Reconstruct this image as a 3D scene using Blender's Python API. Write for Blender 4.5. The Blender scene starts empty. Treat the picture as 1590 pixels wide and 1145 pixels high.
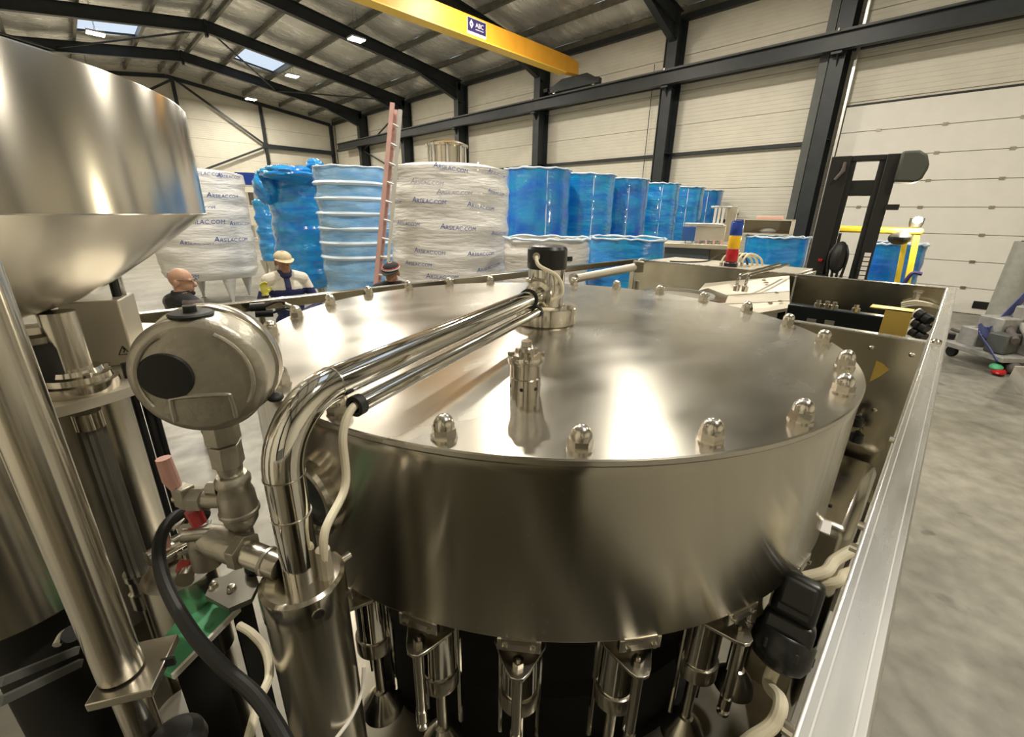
import bpy, bmesh, math, random
from mathutils import Vector, Matrix, noise
random.seed(7)
S = bpy.context.scene
COL = S.collection
PI = math.pi
R_ = math.radians

# ------------------------------------------------------------------ camera, world, exposure
FPX, CX, CY, CAMZ = 666.2498, 795.0, 560.0, 2.2
W = Matrix(((0.7124235504509598, -0.21556833677133086, 0.6678195691535933),
            (-0.7015419192238866, -0.24194051896371233, 0.6703012165103355),
            (0.01707689475621036, -0.9460417947771714, -0.3235943482205362)))
cam_d = bpy.data.cameras.new('camera')
cam = bpy.data.objects.new('camera', cam_d)
COL.objects.link(cam)
cam_d.sensor_fit = 'HORIZONTAL'
cam_d.sensor_width = 36
cam_d.lens = FPX / 1590 * 36
cam_d.shift_x = (795.0 - CX) / 1590
cam_d.shift_y = (CY - 572.5) / 1590
cam_d.clip_start = 0.02
cam_d.clip_end = 300
r_, d_, f_ = W.col[0], W.col[1], W.col[2]
cam.matrix_world = Matrix(((r_[0], -d_[0], -f_[0], 0), (r_[1], -d_[1], -f_[1], 0), (r_[2], -d_[2], -f_[2], CAMZ), (0, 0, 0, 1)))
S.camera = cam

S.view_settings.view_transform = 'Standard'
S.view_settings.look = 'None'
S.view_settings.exposure = 0.0
S.view_settings.gamma = 1
S.view_settings.use_curve_mapping = False
wd = bpy.data.worlds.new('sky')
S.world = wd
wd.use_nodes = True
wn = wd.node_tree
sky = wn.nodes.new('ShaderNodeTexSky')
sky.sky_type = 'HOSEK_WILKIE'
sky.turbidity = 6
sky.sun_direction = Vector((-0.3, 0.4, 0.55)).normalized()
smx = wn.nodes.new('ShaderNodeMix'); smx.data_type = 'RGBA'; smx.inputs['Factor'].default_value = 0.7     # thin white overcast over the blue
smx.inputs['B'].default_value = (0.72, 0.84, 1.0, 1)
wn.links.new(sky.outputs[0], smx.inputs['A']); wn.links.new(smx.outputs['Result'], wn.nodes['Background'].inputs[0])
wn.nodes['Background'].inputs[1].default_value = 1.5
LAMP_W = 205.0          # watts of each ceiling light
LAMP_COL = (1.0, 0.93, 0.80)

def ray(x, y):
    return W @ Vector(((x - CX) / FPX, (y - CY) / FPX, 1.0))
CAM = Vector((0, 0, CAMZ))
def on(x, y, ax, v):                       # the point of the plane ax=v seen at photo pixel x, y
    r = ray(x, y); i = 'xyz'.index(ax)
    return CAM + r * ((v - CAM[i]) / r[i])
def at(x, y, D):                           # the point seen at x, y at horizontal distance D
    r = ray(x, y)
    return CAM + r * (D / math.hypot(r.x, r.y))
def dep(x, y, d):
    return CAM + ray(x, y) * d
def azi(x, y):
    r = ray(x, y); return math.atan2(r.y, r.x)

# ------------------------------------------------------------------ materials
def mat(name, col, rough=0.5, metal=0.0, noise_amt=0.0, scale=8.0, bump=0.0, bscale=40.0, stretch=(1, 1, 1), aniso=0.0, tang='Z',
        coat=0.0, alpha=1.0, trans=0.0, rvar=0.0, emit=None, estr=0.0, col2=None, ior=1.45, spec=None):
    m = bpy.data.materials.new(name); m.use_nodes = True
    nt = m.node_tree; b = nt.nodes['Principled BSDF']
    b.inputs['Base Color'].default_value = (*col, 1)
    b.inputs['Roughness'].default_value = rough
    b.inputs['Metallic'].default_value = metal
    b.inputs['IOR'].default_value = ior
    if spec is not None: b.inputs['Specular IOR Level'].default_value = spec
    if coat:
        b.inputs['Coat Weight'].default_value = coat; b.inputs['Coat Roughness'].default_value = 0.08
    if alpha < 1: b.inputs['Alpha'].default_value = alpha
    if trans: b.inputs['Transmission Weight'].default_value = trans
    if emit:
        b.inputs['Emission Color'].default_value = (*emit, 1); b.inputs['Emission Strength'].default_value = estr
    tc = nt.nodes.new('ShaderNodeTexCoord'); mp = nt.nodes.new('ShaderNodeMapping')
    mp.inputs['Scale'].default_value = stretch
    nt.links.new(tc.outputs['Object'], mp.inputs['Vector'])
    if noise_amt or rvar:
        nz = nt.nodes.new('ShaderNodeTexNoise'); nz.inputs['Scale'].default_value = scale; nz.inputs['Detail'].default_value = 6
        nt.links.new(mp.outputs[0], nz.inputs['Vector'])
        if noise_amt:
            mx = nt.nodes.new('ShaderNodeMix'); mx.data_type = 'RGBA'
            c2 = col2 if col2 else tuple(max(0, c * (1 - noise_amt)) for c in col)
            mx.inputs['A'].default_value = (*col, 1); mx.inputs['B'].default_value = (*c2, 1)
            rp = nt.nodes.new('ShaderNodeMapRange'); rp.inputs['From Min'].default_value = 0.35; rp.inputs['From Max'].default_value = 0.68
            nt.links.new(nz.outputs['Fac'], rp.inputs['Value']); nt.links.new(rp.outputs[0], mx.inputs['Factor'])
            nt.links.new(mx.outputs['Result'], b.inputs['Base Color'])
        if rvar:
            rr = nt.nodes.new('ShaderNodeMapRange')
            rr.inputs['From Min'].default_value = 0.3; rr.inputs['From Max'].default_value = 0.7
            rr.inputs['To Min'].default_value = max(0.02, rough - rvar); rr.inputs['To Max'].default_value = rough + rvar
            nt.links.new(nz.outputs['Fac'], rr.inputs['Value']); nt.links.new(rr.outputs[0], b.inputs['Roughness'])
    if bump:
        bz = nt.nodes.new('ShaderNodeTexNoise'); bz.inputs['Scale'].default_value = bscale; bz.inputs['Detail'].default_value = 4
        nt.links.new(mp.outputs[0], bz.inputs['Vector'])
        bp = nt.nodes.new('ShaderNodeBump'); bp.inputs['Strength'].default_value = bump; bp.inputs['Distance'].default_value = 0.02
        nt.links.new(bz.outputs['Fac'], bp.inputs['Height']); nt.links.new(bp.outputs[0], b.inputs['Normal'])
    if aniso:
        b.inputs['Anisotropic'].default_value = aniso; b.inputs['Anisotropic Rotation'].default_value = 0.25
        tg = nt.nodes.new('ShaderNodeTangent'); tg.direction_type = 'RADIAL'; tg.axis = tang
        nt.links.new(tg.outputs[0], b.inputs['Tangent'])
    return m

M = {}
STEEL = (0.66, 0.625, 0.545)
M['bowl_lid'] = mat('brushed_lid_steel', (0.66, 0.63, 0.56), 0.235, 1, noise_amt=0.16, scale=5, rvar=0.05, stretch=(1, 2, 1), aniso=0.5)
M['bowl_wall'] = mat('brushed_bowl_steel', (0.60, 0.565, 0.47), 0.2, 1, noise_amt=0.06, scale=6, aniso=0.75)
M['hopper'] = mat('spun_hopper_steel', (0.70, 0.66, 0.58), 0.2, 1, noise_amt=0.08, scale=5, aniso=0.85)
M['chrome'] = mat('polished_pipe_steel', (0.78, 0.76, 0.71), 0.07, 1)
M['steel'] = mat('satin_steel', STEEL, 0.24, 1, noise_amt=0.05, scale=6, aniso=0.4)
M['turned'] = mat('turned_steel', (0.70, 0.66, 0.58), 0.16, 1, aniso=0.5)
M['nut'] = mat('domed_nut_steel', (0.70, 0.66, 0.58), 0.2, 1)
M['lever'] = mat('dull_grey_plate', (0.17, 0.16, 0.13), 0.4, 0.5, noise_amt=0.2, scale=12)
M['cast'] = mat('cast_steel_grey', (0.46, 0.43, 0.36), 0.42, 0.9, noise_amt=0.15, scale=30, bump=0.08, bscale=120)
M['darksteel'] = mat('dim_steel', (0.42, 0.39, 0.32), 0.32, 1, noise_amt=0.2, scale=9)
M['beam'] = mat('film_covered_steel', (0.80, 0.79, 0.75), 0.28, 0.9, noise_amt=0.3, scale=7, rvar=0.1, stretch=(0.6, 4, 1))
M['plate'] = mat('mill_steel_plate', (0.50, 0.47, 0.39), 0.2, 1, noise_amt=0.12, scale=6, rvar=0.05)
M['black'] = mat('black_plastic', (0.012, 0.012, 0.012), 0.35)
M['rubber'] = mat('black_rubber', (0.015, 0.015, 0.014), 0.55)
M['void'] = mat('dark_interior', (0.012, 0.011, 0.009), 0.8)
M['white'] = mat('white_plastic', (0.80, 0.77, 0.70), 0.4)
M['cream'] = mat('cream_cable', (0.72, 0.66, 0.50), 0.45)
M['red'] = mat('red_plastic', (0.45, 0.05, 0.05), 0.35)
M['pink'] = mat('faded_red_plastic', (0.70, 0.40, 0.34), 0.4)
M['green'] = mat('green_plastic_plate', (0.10, 0.42, 0.20), 0.35, noise_amt=0.2, scale=20)
M['yellow'] = mat('yellow_paint', (0.80, 0.60, 0.05), 0.4, noise_amt=0.15, scale=10)
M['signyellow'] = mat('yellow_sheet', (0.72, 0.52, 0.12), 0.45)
M['orange'] = mat('crane_orange', (0.86, 0.40, 0.035), 0.42, noise_amt=0.1, scale=3)
M['navy'] = mat('navy_plate', (0.03, 0.02, 0.09), 0.4)
M['frame'] = mat('anthracite_paint', (0.026, 0.031, 0.033), 0.45, noise_amt=0.3, scale=3)
M['framegrey'] = mat('grey_primer', (0.10, 0.105, 0.095), 0.5, noise_amt=0.2, scale=3)
M['purlin'] = mat('galvanised_purlin', (0.20, 0.195, 0.16), 0.45, 0.6, noise_amt=0.3, scale=4)
M['panel'] = mat('cream_wall_panel', (0.70, 0.66, 0.55), 0.5, noise_amt=0.06, scale=2)
M['doorpanel'] = mat('white_door_panel', (0.80, 0.77, 0.69), 0.5, noise_amt=0.05, scale=3, bump=0.05, bscale=60)
M['foil'] = mat('foil_insulation', (0.88, 0.87, 0.83), 0.30, 0.6, noise_amt=0.35, scale=1.2, rvar=0.1, bump=1.0, bscale=3.5, stretch=(0.5, 2.2, 1))
M['lampcase'] = mat('lamp_housing', (0.5, 0.5, 0.48), 0.4)
M['glow'] = mat('lamp_diffuser', (1, 1, 1), 0.5, emit=(1.0, 0.95, 0.85), estr=14)
M['skypane'] = mat('skylight_pane', (0.80, 0.90, 1.0), 0.3, alpha=0.22)
M['wrapwhite'] = mat('white_stretch_film', (0.80, 0.78, 0.75), 0.34, noise_amt=0.12, scale=1.5, bump=1.0, bscale=4, stretch=(1, 1, 5), coat=0.5)
M['wrapblue'] = mat('blue_stretch_film', (0.010, 0.19, 0.62), 0.22, noise_amt=0.5, scale=2.2, col2=(0.02, 0.34, 0.66), bump=0.8, bscale=6, stretch=(1, 1, 3), coat=1.0)
M['wrapdeep'] = mat('deep_blue_stretch_film', (0.008, 0.10, 0.55), 0.2, noise_amt=0.6, scale=1.8, col2=(0.01, 0.28, 0.55), bump=0.7, bscale=7, stretch=(1, 1, 1.5), coat=1.0)
M['wrappale'] = mat('pale_blue_stretch_film', (0.16, 0.38, 0.70), 0.24, noise_amt=0.6, scale=2.0, col2=(0.28, 0.50, 0.74), bump=0.8, bscale=6, stretch=(1, 1, 3), coat=1.0)
M['filmrim'] = mat('bunched_film', (0.62, 0.74, 0.86), 0.3, bump=0.4, bscale=15, coat=0.6)
M['ink'] = mat('blue_ink', (0.03, 0.07, 0.30), 0.5)
M['inkblack'] = mat('black_ink', (0.02, 0.02, 0.02), 0.5)
M['skin'] = mat('skin', (0.52, 0.30, 0.20), 0.5, noise_amt=0.1, scale=30)
M['skin2'] = mat('tanned_skin', (0.36, 0.19, 0.12), 0.5, noise_amt=0.1, scale=30)
M['jbrown'] = mat('grey_brown_cloth', (0.13, 0.11, 0.10), 0.8, noise_amt=0.2, scale=30)
M['jblack'] = mat('black_cloth', (0.018, 0.017, 0.02), 0.8)
M['jwhite'] = mat('cream_cloth', (0.68, 0.64, 0.55), 0.75, noise_amt=0.1, scale=12)
M['jnavy'] = mat('navy_cloth', (0.018, 0.022, 0.11), 0.5, noise_amt=0.3, scale=12)
M['trouser'] = mat('dark_trousers', (0.03, 0.032, 0.045), 0.8)
M['beige'] = mat('beige_cloth', (0.62, 0.52, 0.34), 0.8, noise_amt=0.15, scale=20)
M['glove'] = mat('yellow_glove', (0.72, 0.68, 0.12), 0.6)
M['ladder'] = mat('faded_pink_fibreglass', (0.55, 0.33, 0.29), 0.5, noise_amt=0.2, scale=5)
M['alu'] = mat('aluminium', (0.72, 0.71, 0.68), 0.35, 0.8)
M['mast'] = mat('mast_black', (0.014, 0.014, 0.013), 0.5)
M['mastcap'] = mat('mast_cover_grey', (0.07, 0.075, 0.06), 0.55)
M['glass'] = mat('smoked_glass', (0.02, 0.026, 0.03), 0.25, spec=0.2)
M['clear'] = mat('clear_plastic', (0.9, 0.92, 0.95), 0.08, trans=0.9, ior=1.3)
M['greysheet'] = mat('slate_grey_sheet', (0.10, 0.125, 0.15), 0.45)
M['creamplate'] = mat('milky_film_on_steel', (0.66, 0.61, 0.50), 0.34, 0.45, noise_amt=0.12, scale=6)
M['blue'] = mat('blue_lens', (0.02, 0.06, 0.35), 0.25)
M['amber'] = mat('yellow_lens', (0.85, 0.50, 0.02), 0.25)
M['redlens'] = mat('red_lens', (0.42, 0.01, 0.015), 0.25)
M['strap'] = mat('blue_strap', (0.10, 0.12, 0.30), 0.7, noise_amt=0.2, scale=30)
M['dirty'] = mat('dusty_grey_metal', (0.42, 0.41, 0.38), 0.6, 0.3, noise_amt=0.3, scale=8)
M['concretegrey'] = mat('grey_sheet_roll', (0.34, 0.34, 0.29), 0.7, noise_amt=0.15, scale=10)
M['paper'] = mat('white_sheet', (0.80, 0.77, 0.74), 0.6)
M['worklamp'] = mat('work_lamp_glow', (1, 1, 1), 0.4, emit=(1.0, 0.92, 0.7), estr=60)
# concrete floor: mottled, with darker stains
def floor_mat():
    m = mat('power_floated_concrete', (0.30, 0.285, 0.24), 0.42, noise_amt=0.2, scale=0.9, rvar=0.12, bump=0.03, bscale=30)
    nt = m.node_tree; b = nt.nodes['Principled BSDF']
    src = b.inputs['Base Color'].links[0].from_socket
    nz = nt.nodes.new('ShaderNodeTexNoise'); nz.inputs['Scale'].default_value = 7; nz.inputs['Detail'].default_value = 8
    tc = nt.nodes.new('ShaderNodeTexCoord'); nt.links.new(tc.outputs['Object'], nz.inputs['Vector'])
    rp = nt.nodes.new('ShaderNodeMapRange'); rp.inputs['From Min'].default_value = 0.3; rp.inputs['From Max'].default_value = 0.75
    rp.inputs['To Min'].default_value = 0.72; rp.inputs['To Max'].default_value = 1.15
    nt.links.new(nz.outputs['Fac'], rp.inputs['Value'])
    mx = nt.nodes.new('ShaderNodeMix'); mx.data_type = 'RGBA'; mx.blend_type = 'MULTIPLY'; mx.inputs['Factor'].default_value = 1
    nt.links.new(src, mx.inputs['A']); nt.links.new(rp.outputs[0], mx.inputs['B'])
    nz2 = nt.nodes.new('ShaderNodeTexNoise'); nz2.inputs['Scale'].default_value = 2.6; nz2.inputs['Detail'].default_value = 3
    nt.links.new(tc.outputs['Object'], nz2.inputs['Vector'])
    r2_ = nt.nodes.new('ShaderNodeMapRange'); r2_.inputs['From Min'].default_value = 0.66; r2_.inputs['From Max'].default_value = 0.70
    r2_.inputs['To Min'].default_value = 1.0; r2_.inputs['To Max'].default_value = 0.6
    nt.links.new(nz2.outputs['Fac'], r2_.inputs['Value'])
    m2_ = nt.nodes.new('ShaderNodeMix'); m2_.data_type = 'RGBA'; m2_.blend_type = 'MULTIPLY'; m2_.inputs['Factor'].default_value = 1
    nt.links.new(mx.outputs['Result'], m2_.inputs['A']); nt.links.new(r2_.outputs[0], m2_.inputs['B'])
    nt.links.new(m2_.outputs['Result'], b.inputs['Base Color'])
    return m
M['floor'] = floor_mat()

# ------------------------------------------------------------------ geometry helpers
OFF = {}
class G:
    def __init__(s): s.v = []; s.f = []; s.mi = []; s.cur = 0
    def add(s, vs, fs):
        o = len(s.v); s.v += [Vector(p) for p in vs]
        s.f += [tuple(i + o for i in f) for f in fs]; s.mi += [s.cur] * len(fs)
        return s
    def box(s, c, size, rz=0.0, mtx=None):
        x, y, z = (d / 2 for d in size); vs = [(-x, -y, -z), (x, -y, -z), (x, y, -z), (-x, y, -z), (-x, -y, z), (x, -y, z), (x, y, z), (-x, y, z)]
        m = (mtx if mtx is not None else Matrix.Rotation(rz, 3, 'Z'))
        return s.add([Vector(c) + m @ Vector(p) for p in vs], [(0, 3, 2, 1), (4, 5, 6, 7), (0, 1, 5, 4), (1, 2, 6, 5), (2, 3, 7, 6), (3, 0, 4, 7)])
    def span(s, lo, hi):
        lo, hi = Vector(lo), Vector(hi); return s.box((lo + hi) / 2, hi - lo)
    def bar(s, a, b, w, h, up=(0, 0, 1)):              # rectangular bar from a to b
        a, b = Vector(a), Vector(b); x = (b - a).normalized(); u = Vector(up)
        y = u.cross(x)
        if y.length < 1e-4: y = Vector((1, 0, 0)).cross(x)
        y.normalize(); z = x.cross(y)
        m = Matrix((x, y, z)).transposed()
        return s.box((a + b) / 2, ((b - a).length, w, h), mtx=m)
    def tube(s, pts, r, n=14, caps=True, closed=False):
        pts = [Vector(p) for p in pts]; k = len(pts)
        rs = r if isinstance(r, (list, tuple)) else [r] * k
        vs = []; t0 = (pts[1] - pts[0]).normalized()
        u = t0.orthogonal().normalized()
        for i, p in enumerate(pts):
            if closed: t = (pts[(i + 1) % k] - pts[i - 1]).normalized()
            else: t = (pts[min(i + 1, k - 1)] - pts[max(i - 1, 0)]).normalized()
            u = (u - t * u.dot(t)).normalized(); w = t.cross(u)
            for j in range(n):
                a = 2 * PI * j / n; vs.append(p + (u * math.cos(a) + w * math.sin(a)) * rs[i])
        fs = []
        for i in range(k if closed else k - 1):
            for j in range(n):
                a = i * n + j; b = i * n + (j + 1) % n; c = ((i + 1) % k) * n + (j + 1) % n; d = ((i + 1) % k) * n + j
                fs.append((a, b, c, d))
        if caps and not closed:
            fs.append(tuple(reversed(range(n)))); fs.append(tuple(range((k - 1) * n, k * n)))
        return s.add(vs, fs)
    def cyl(s, a, b, r, r2=None, n=24):
        return s.tube([a, b], [r, r if r2 is None else r2], n)
    def lathe(s, prof, o=(0, 0, 0), axis=(0, 0, 1), n=48, close=False):
        o = Vector(o); ax = Vector(axis).normalized(); u = ax.orthogonal().normalized() if abs(ax.z) < 0.999 else Vector((1, 0, 0)); w = ax.cross(u)
        vs = []; idx = []
        for r, z in prof:
            if r < 1e-6: idx.append([len(vs)] * n); vs.append(o + ax * z)
            else:
                idx.append(list(range(len(vs), len(vs) + n)))
                for j in range(n):
                    a = 2 * PI * j / n; vs.append(o + ax * z + (u * math.cos(a) + w * math.sin(a)) * r)
        fs = []
        L = len(prof)
        for i in range(L if close else L - 1):
            A, B = idx[i], idx[(i + 1) % L]
            for j in range(n):
                q = [A[j], A[(j + 1) % n], B[(j + 1) % n], B[j]]
                t = []
                for e in q:
                    if e not in t: t.append(e)
                if len(t) > 2: fs.append(tuple(t))
        return s.add(vs, fs)
    def prism(s, poly, h, o=(0, 0, 0), mtx=None):      # polygon in local xy, thickness along local z
        m = mtx if mtx is not None else Matrix.Identity(3); k = len(poly)
        vs = [Vector(o) + m @ Vector((p[0], p[1], 0)) for p in poly] + [Vector(o) + m @ Vector((p[0], p[1], h)) for p in poly]
        fs = [tuple(reversed(range(k))), tuple(range(k, 2 * k))] + [(i, (i + 1) % k, k + (i + 1) % k, k + i) for i in range(k)]
        return s.add(vs, fs)
    def ball(s, c, r, n=16, m=10, mtx=None):
        rx, ry, rz = r if isinstance(r, (tuple, list)) else (r, r, r)
        mt = mtx if mtx is not None else Matrix.Identity(3)
        vs = []; idx = []
        for i in range(m + 1):
            t = PI * i / m
            if i in (0, m): idx.append([len(vs)] * n); vs.append(Vector(c) + mt @ Vector((0, 0, rz * math.cos(t))))
            else:
                idx.append(list(range(len(vs), len(vs) + n)))
                for j in range(n):
                    a = 2 * PI * j / n
                    vs.append(Vector(c) + mt @ Vector((rx * math.sin(t) * math.cos(a), ry * math.sin(t) * math.sin(a), rz * math.cos(t))))
        fs = []
        for i in range(m):
            A, B = idx[i], idx[i + 1]
            for j in range(n):
                t = []
                for e in (A[j], B[j], B[(j + 1) % n], A[(j + 1) % n]):
                    if e not in t: t.append(e)
                if len(t) > 2: fs.append(tuple(t))
        return s.add(vs, fs)
    def quad(s, pts): return s.add(pts, [tuple(range(len(pts)))])
    def build(s, name, m, parent=None, local=False, bevel=0.0, sharp=27, smooth=True):
        off = Vector((0, 0, 0))
        if parent is not None and not local: off = OFF[parent.name]
        me = bpy.data.meshes.new(name)
        me.from_pydata([v - off for v in s.v], [], s.f)
        bm = bmesh.new(); bm.from_mesh(me); bmesh.ops.recalc_face_normals(bm, faces=bm.faces); bm.to_mesh(me); bm.free()
        for mm in (m if isinstance(m, list) else [m]): me.materials.append(mm)
        if len(me.polygons) == len(s.mi):
            me.polygons.foreach_set('material_index', s.mi)
        if smooth:
            me.polygons.foreach_set('use_smooth', [True] * len(me.polygons)); me.set_sharp_from_angle(angle=R_(sharp))
        me.update()
        o = bpy.data.objects.new(name, me); COL.objects.link(o)
        if parent is not None: o.parent = parent; OFF[o.name] = OFF[parent.name].copy() if not local else Vector((0, 0, 0))
        else: OFF[o.name] = Vector((0, 0, 0))
        if bevel:
            b = o.modifiers.new('edge', 'BEVEL'); b.width = bevel; b.segments = 2; b.limit_method = 'ANGLE'; b.angle_limit = R_(40)
        return o
def thing(name, label, cat, loc=(0, 0, 0), rz=0.0, group=None):
    o = bpy.data.objects.new(name, None); COL.objects.link(o); o.empty_display_size = 0.05
    o.location = loc; o.rotation_euler = (0, 0, rz); o['label'] = label; o['category'] = cat
    if group: o['group'] = group
    OFF[o.name] = Vector(loc)
    return o
def tag(o, label, cat, group=None):
    o['label'] = label; o['category'] = cat
    if group: o['group'] = group
    return o
def struct(name, g, m, parent=None, **k):
    o = g.build(name, m, parent, **k)
    if parent is None: o['kind'] = 'structure'
    return o
def root_struct(name):
    o = bpy.data.objects.new(name, None); COL.objects.link(o); o['kind'] = 'structure'; OFF[o.name] = Vector((0, 0, 0)); return o
def put(name, me, parent, loc=(0, 0, 0), rot=(0, 0, 0)):    # a piece that shares mesh data
    o = bpy.data.objects.new(name, me); COL.objects.link(o); o.parent = parent; o.location = loc; o.rotation_euler = rot
    OFF[o.name] = Vector((0, 0, 0)); return o
def copy_tree(o, parent=None):
    c = o.copy(); COL.objects.link(c)
    if parent is not None: c.parent = parent
    for ch in list(o.children): copy_tree(ch, c)
    return c
def arc(c, r, a0, a1, n, u, v):
    c, u, v = Vector(c), Vector(u), Vector(v)
    return [c + (u * math.cos(a0 + (a1 - a0) * i / n) + v * math.sin(a0 + (a1 - a0) * i / n)) * r for i in range(n + 1)]
def spline(pts, n=8):                                   # Catmull-Rom
    P = [Vector(p) for p in pts]; P = [2 * P[0] - P[1]] + P + [2 * P[-1] - P[-2]]; out = []
    for i in range(1, len(P) - 2):
        for k in range(n):
            t = k / n; a, b, c, d = P[i - 1:i + 3]
            out.append(0.5 * ((2 * b) + (c - a) * t + (2 * a - 5 * b + 4 * c - d) * t * t + (3 * b - a - 3 * c + d) * t ** 3))
    out.append(P[-2]); return out
def axes(x, z):                                         # 3x3 with given x and z directions
    x = Vector(x).normalized(); z = Vector(z); z = (z - x * z.dot(x)).normalized(); return Matrix((x, z.cross(x), z)).transposed()
def hexa(r): return [(r * math.cos(PI / 3 * i), r * math.sin(PI / 3 * i)) for i in range(6)]
DG = None
def text_mesh(body, size, small_caps=False):
    cu = bpy.data.curves.new('lettering', 'FONT'); cu.body = body; cu.size = size; cu.align_x = 'CENTER'; cu.align_y = 'CENTER'; cu.resolution_u = 2
    if small_caps:
        for i, ch in enumerate(body): cu.body_format[i].use_small_caps = ch.islower()
        cu.small_caps_scale = 0.72
    o = bpy.data.objects.new('lettering', cu); COL.objects.link(o)
    me = bpy.data.meshes.new_from_object(o.evaluated_get(bpy.context.evaluated_depsgraph_get()))
    COL.objects.unlink(o); bpy.data.objects.remove(o)
    vs = [v.co.copy() for v in me.vertices]; fs = [tuple(p.vertices) for p in me.polygons]
    bpy.data.meshes.remove(me)
    return vs, fs

# ================================================================== THE SETTING
XW, XL, YG, YB = 15.83, -3.93, 35.3, -9.2
XR, ZR, SL = 5.95, 9.5, 0.135                      # ridge of the rafter centre line
FR = [-7.6, -2.1, 3.45, 8.15, 14.05, 19.55, 24.8, 30.2, 35.15]
def zr(x): return ZR - SL * abs(x - XR)
struct('floor', G().span((XL - .3, YB - .3, -0.25), (XW + .3, YG + .3, 0)), M['floor'])
# floor joints seen on the bare concrete
wall_r = struct('wall_right', G().span((XW + .06, YB - .3, 0), (XW + .3, YG + .6, 8.75)), M['panel'])
def rib_panel(length, height, n=9):                # ribbed sandwich panel, ribs along its length
    prof = [(0.0, 0.004), (0.05, 0.012)]
    p = height / n
    for i in range(n):
        z = i * p
        prof += [(0.05, z + 0.012), (0.05, z + p * 0.80), (0.043, z + p * 0.85), (0.043, z + p * 0.97)]
    prof += [(0.0, height - 0.002)]
    vs = [(0, 0, 0)] and []
    for y in (0, length):
        for d, z in prof: vs.append((-d, y, z))
    k = len(prof)
    me = bpy.data.meshes.new('panel')
    me.from_pydata(vs, [], [(i, i + 1, k + i + 1, k + i) for i in range(k - 1)])
    me.materials.append(M['panel']); me.update(); return me
for b in range(len(FR)):
    y0 = FR[b]; y1 = FR[b + 1] if b + 1 < len(FR) else YG
    if y1 - y0 < 0.3: continue
    me = rib_panel(y1 - y0 - .006, 1.04)
    for r in range(8):
        put('panel', me, wall_r, (XW + .06, y0, r * 1.04))
wall_g = struct('wall_back', G().prism([(XL - .3, 0), (XW + .3, 0), (XW + .3, 8.8), (XR, 10.1), (XL - .3, 8.8)], .25, (0, YG + .31, 0), Matrix(((1, 0, 0), (0, 0, -1), (0, 1, 0)))), M['panel'])
for i in range(4):
    xa = XL + i * 4.94
    me = rib_panel(4.934, 1.06)
    for r in range(8):
        put('panel', me, wall_g, (xa + 4.94, YG + .06, r * 1.06), (0, 0, PI / 2))
struct('wall_left', G().span((XL - .25, YB - .3, 0), (XL, YG + .3, 8.75)), M['panel'])
struct('wall_front', G().prism([(XL - .3, 0), (XW + .3, 0), (XW + .3, 8.8), (XR, 10.1), (XL - .3, 8.8)], .25, (0, YB, 0), Matrix(((1, 0, 0), (0, 0, -1), (0, 1, 0)))), M['panel'])

def ibeam(g, a, b, depth, width, up=(0, 0, 1), tf=0.02, tw=0.014):
    a, b = Vector(a), Vector(b); x = (b - a).normalized(); u = Vector(up); u = (u - x * u.dot(x)).normalized()
    for sgn in (-1, 1):
        o = u * (sgn * (depth - tf) / 2); g.bar(a + o, b + o, width, tf, up=u)
    g.bar(a, b, tw, depth - 2 * tf, up=u)
    return g
# portal frames
for k, y in enumerate(FR):
    fr = root_struct('trim_%d' % (k + 1))
    end = k == len(FR) - 1
    for sx in (1, -1):
        xe = XW - .35 if sx > 0 else XL + .35
        g = G(); ibeam(g, (xe, y, 0), (xe, y, zr(xe) + (0.0 if end else .1)), .22 if end else .62, .18 if end else .34, up=(1, 0, 0))
        if not end:
            for z in (6.32, 4.3): g.box((xe, y, z), (.56, .3, .016))
        g.build('column', M['frame'], fr)
        g = G()
        d = .2 if end else .46
        ibeam(g, (XR, y, zr(XR)), (xe, y, zr(xe)), d, .12 if end else .22)
        if not end:                                  # haunch
            xh = xe - sx * 2.6
            g.prism([(xe, zr(xe) - .2), (xh, zr(xh) - .2), (xe, zr(xe) - .75)], .02, (0, y + .01, 0), Matrix(((1, 0, 0), (0, 0, -1), (0, 1, 0))))
            g.bar((xe, y, zr(xe) - .76), (xh, y, zr(xh) - .21), .22, .02)
            g.box((XR + sx * .03, y, zr(XR) - .06), (.04, .24, .62))
        g.build('rafter', M['frame'], fr)
# purlins, foil insulation between them, skylights
PX = [0.28, 1.85, 4.0, 6.15, 8.1, 9.75]
roof = struct('ceiling', G().prism([(XL - .3, 8.62), (XR, 9.98), (XW + .3, 8.62), (XW + .3, 8.60), (XR, 9.96), (XL - .3, 8.60)], 0.01, (0, YB, 0), Matrix(((1, 0, 0), (0, 0, -1), (0, 1, 0)))), M['purlin'])
SKY = {(1, 6, 1), (1, 6, -1), (1, 1, 1), (1, 1, -1), (1, 3, -1)}      # (purlin gap, bay, slope)
def foil(x0, x1, y0, y1, seed):
    g = G(); nx, ny = 3, 8; rng = random.Random(seed); vs = []
    for j in range(ny + 1):
        for i in range(nx + 1):
            x = x0 + (x1 - x0) * i / nx; y = y0 + (y1 - y0) * j / ny
            z = zr(x) + .45
            e = math.sin(PI * i / nx)
            z -= e * (0.05 + 0.05 * math.sin(PI * j / ny)) + (0 if j in (0, ny) else rng.uniform(-.03, .03) * (0.3 + e))
            vs.append((x, y, z))
    g.add(vs, [(j * (nx + 1) + i, j * (nx + 1) + i + 1, (j + 1) * (nx + 1) + i + 1, (j + 1) * (nx + 1) + i) for j in range(ny) for i in range(nx)])
    return g
nwin = 0
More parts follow.
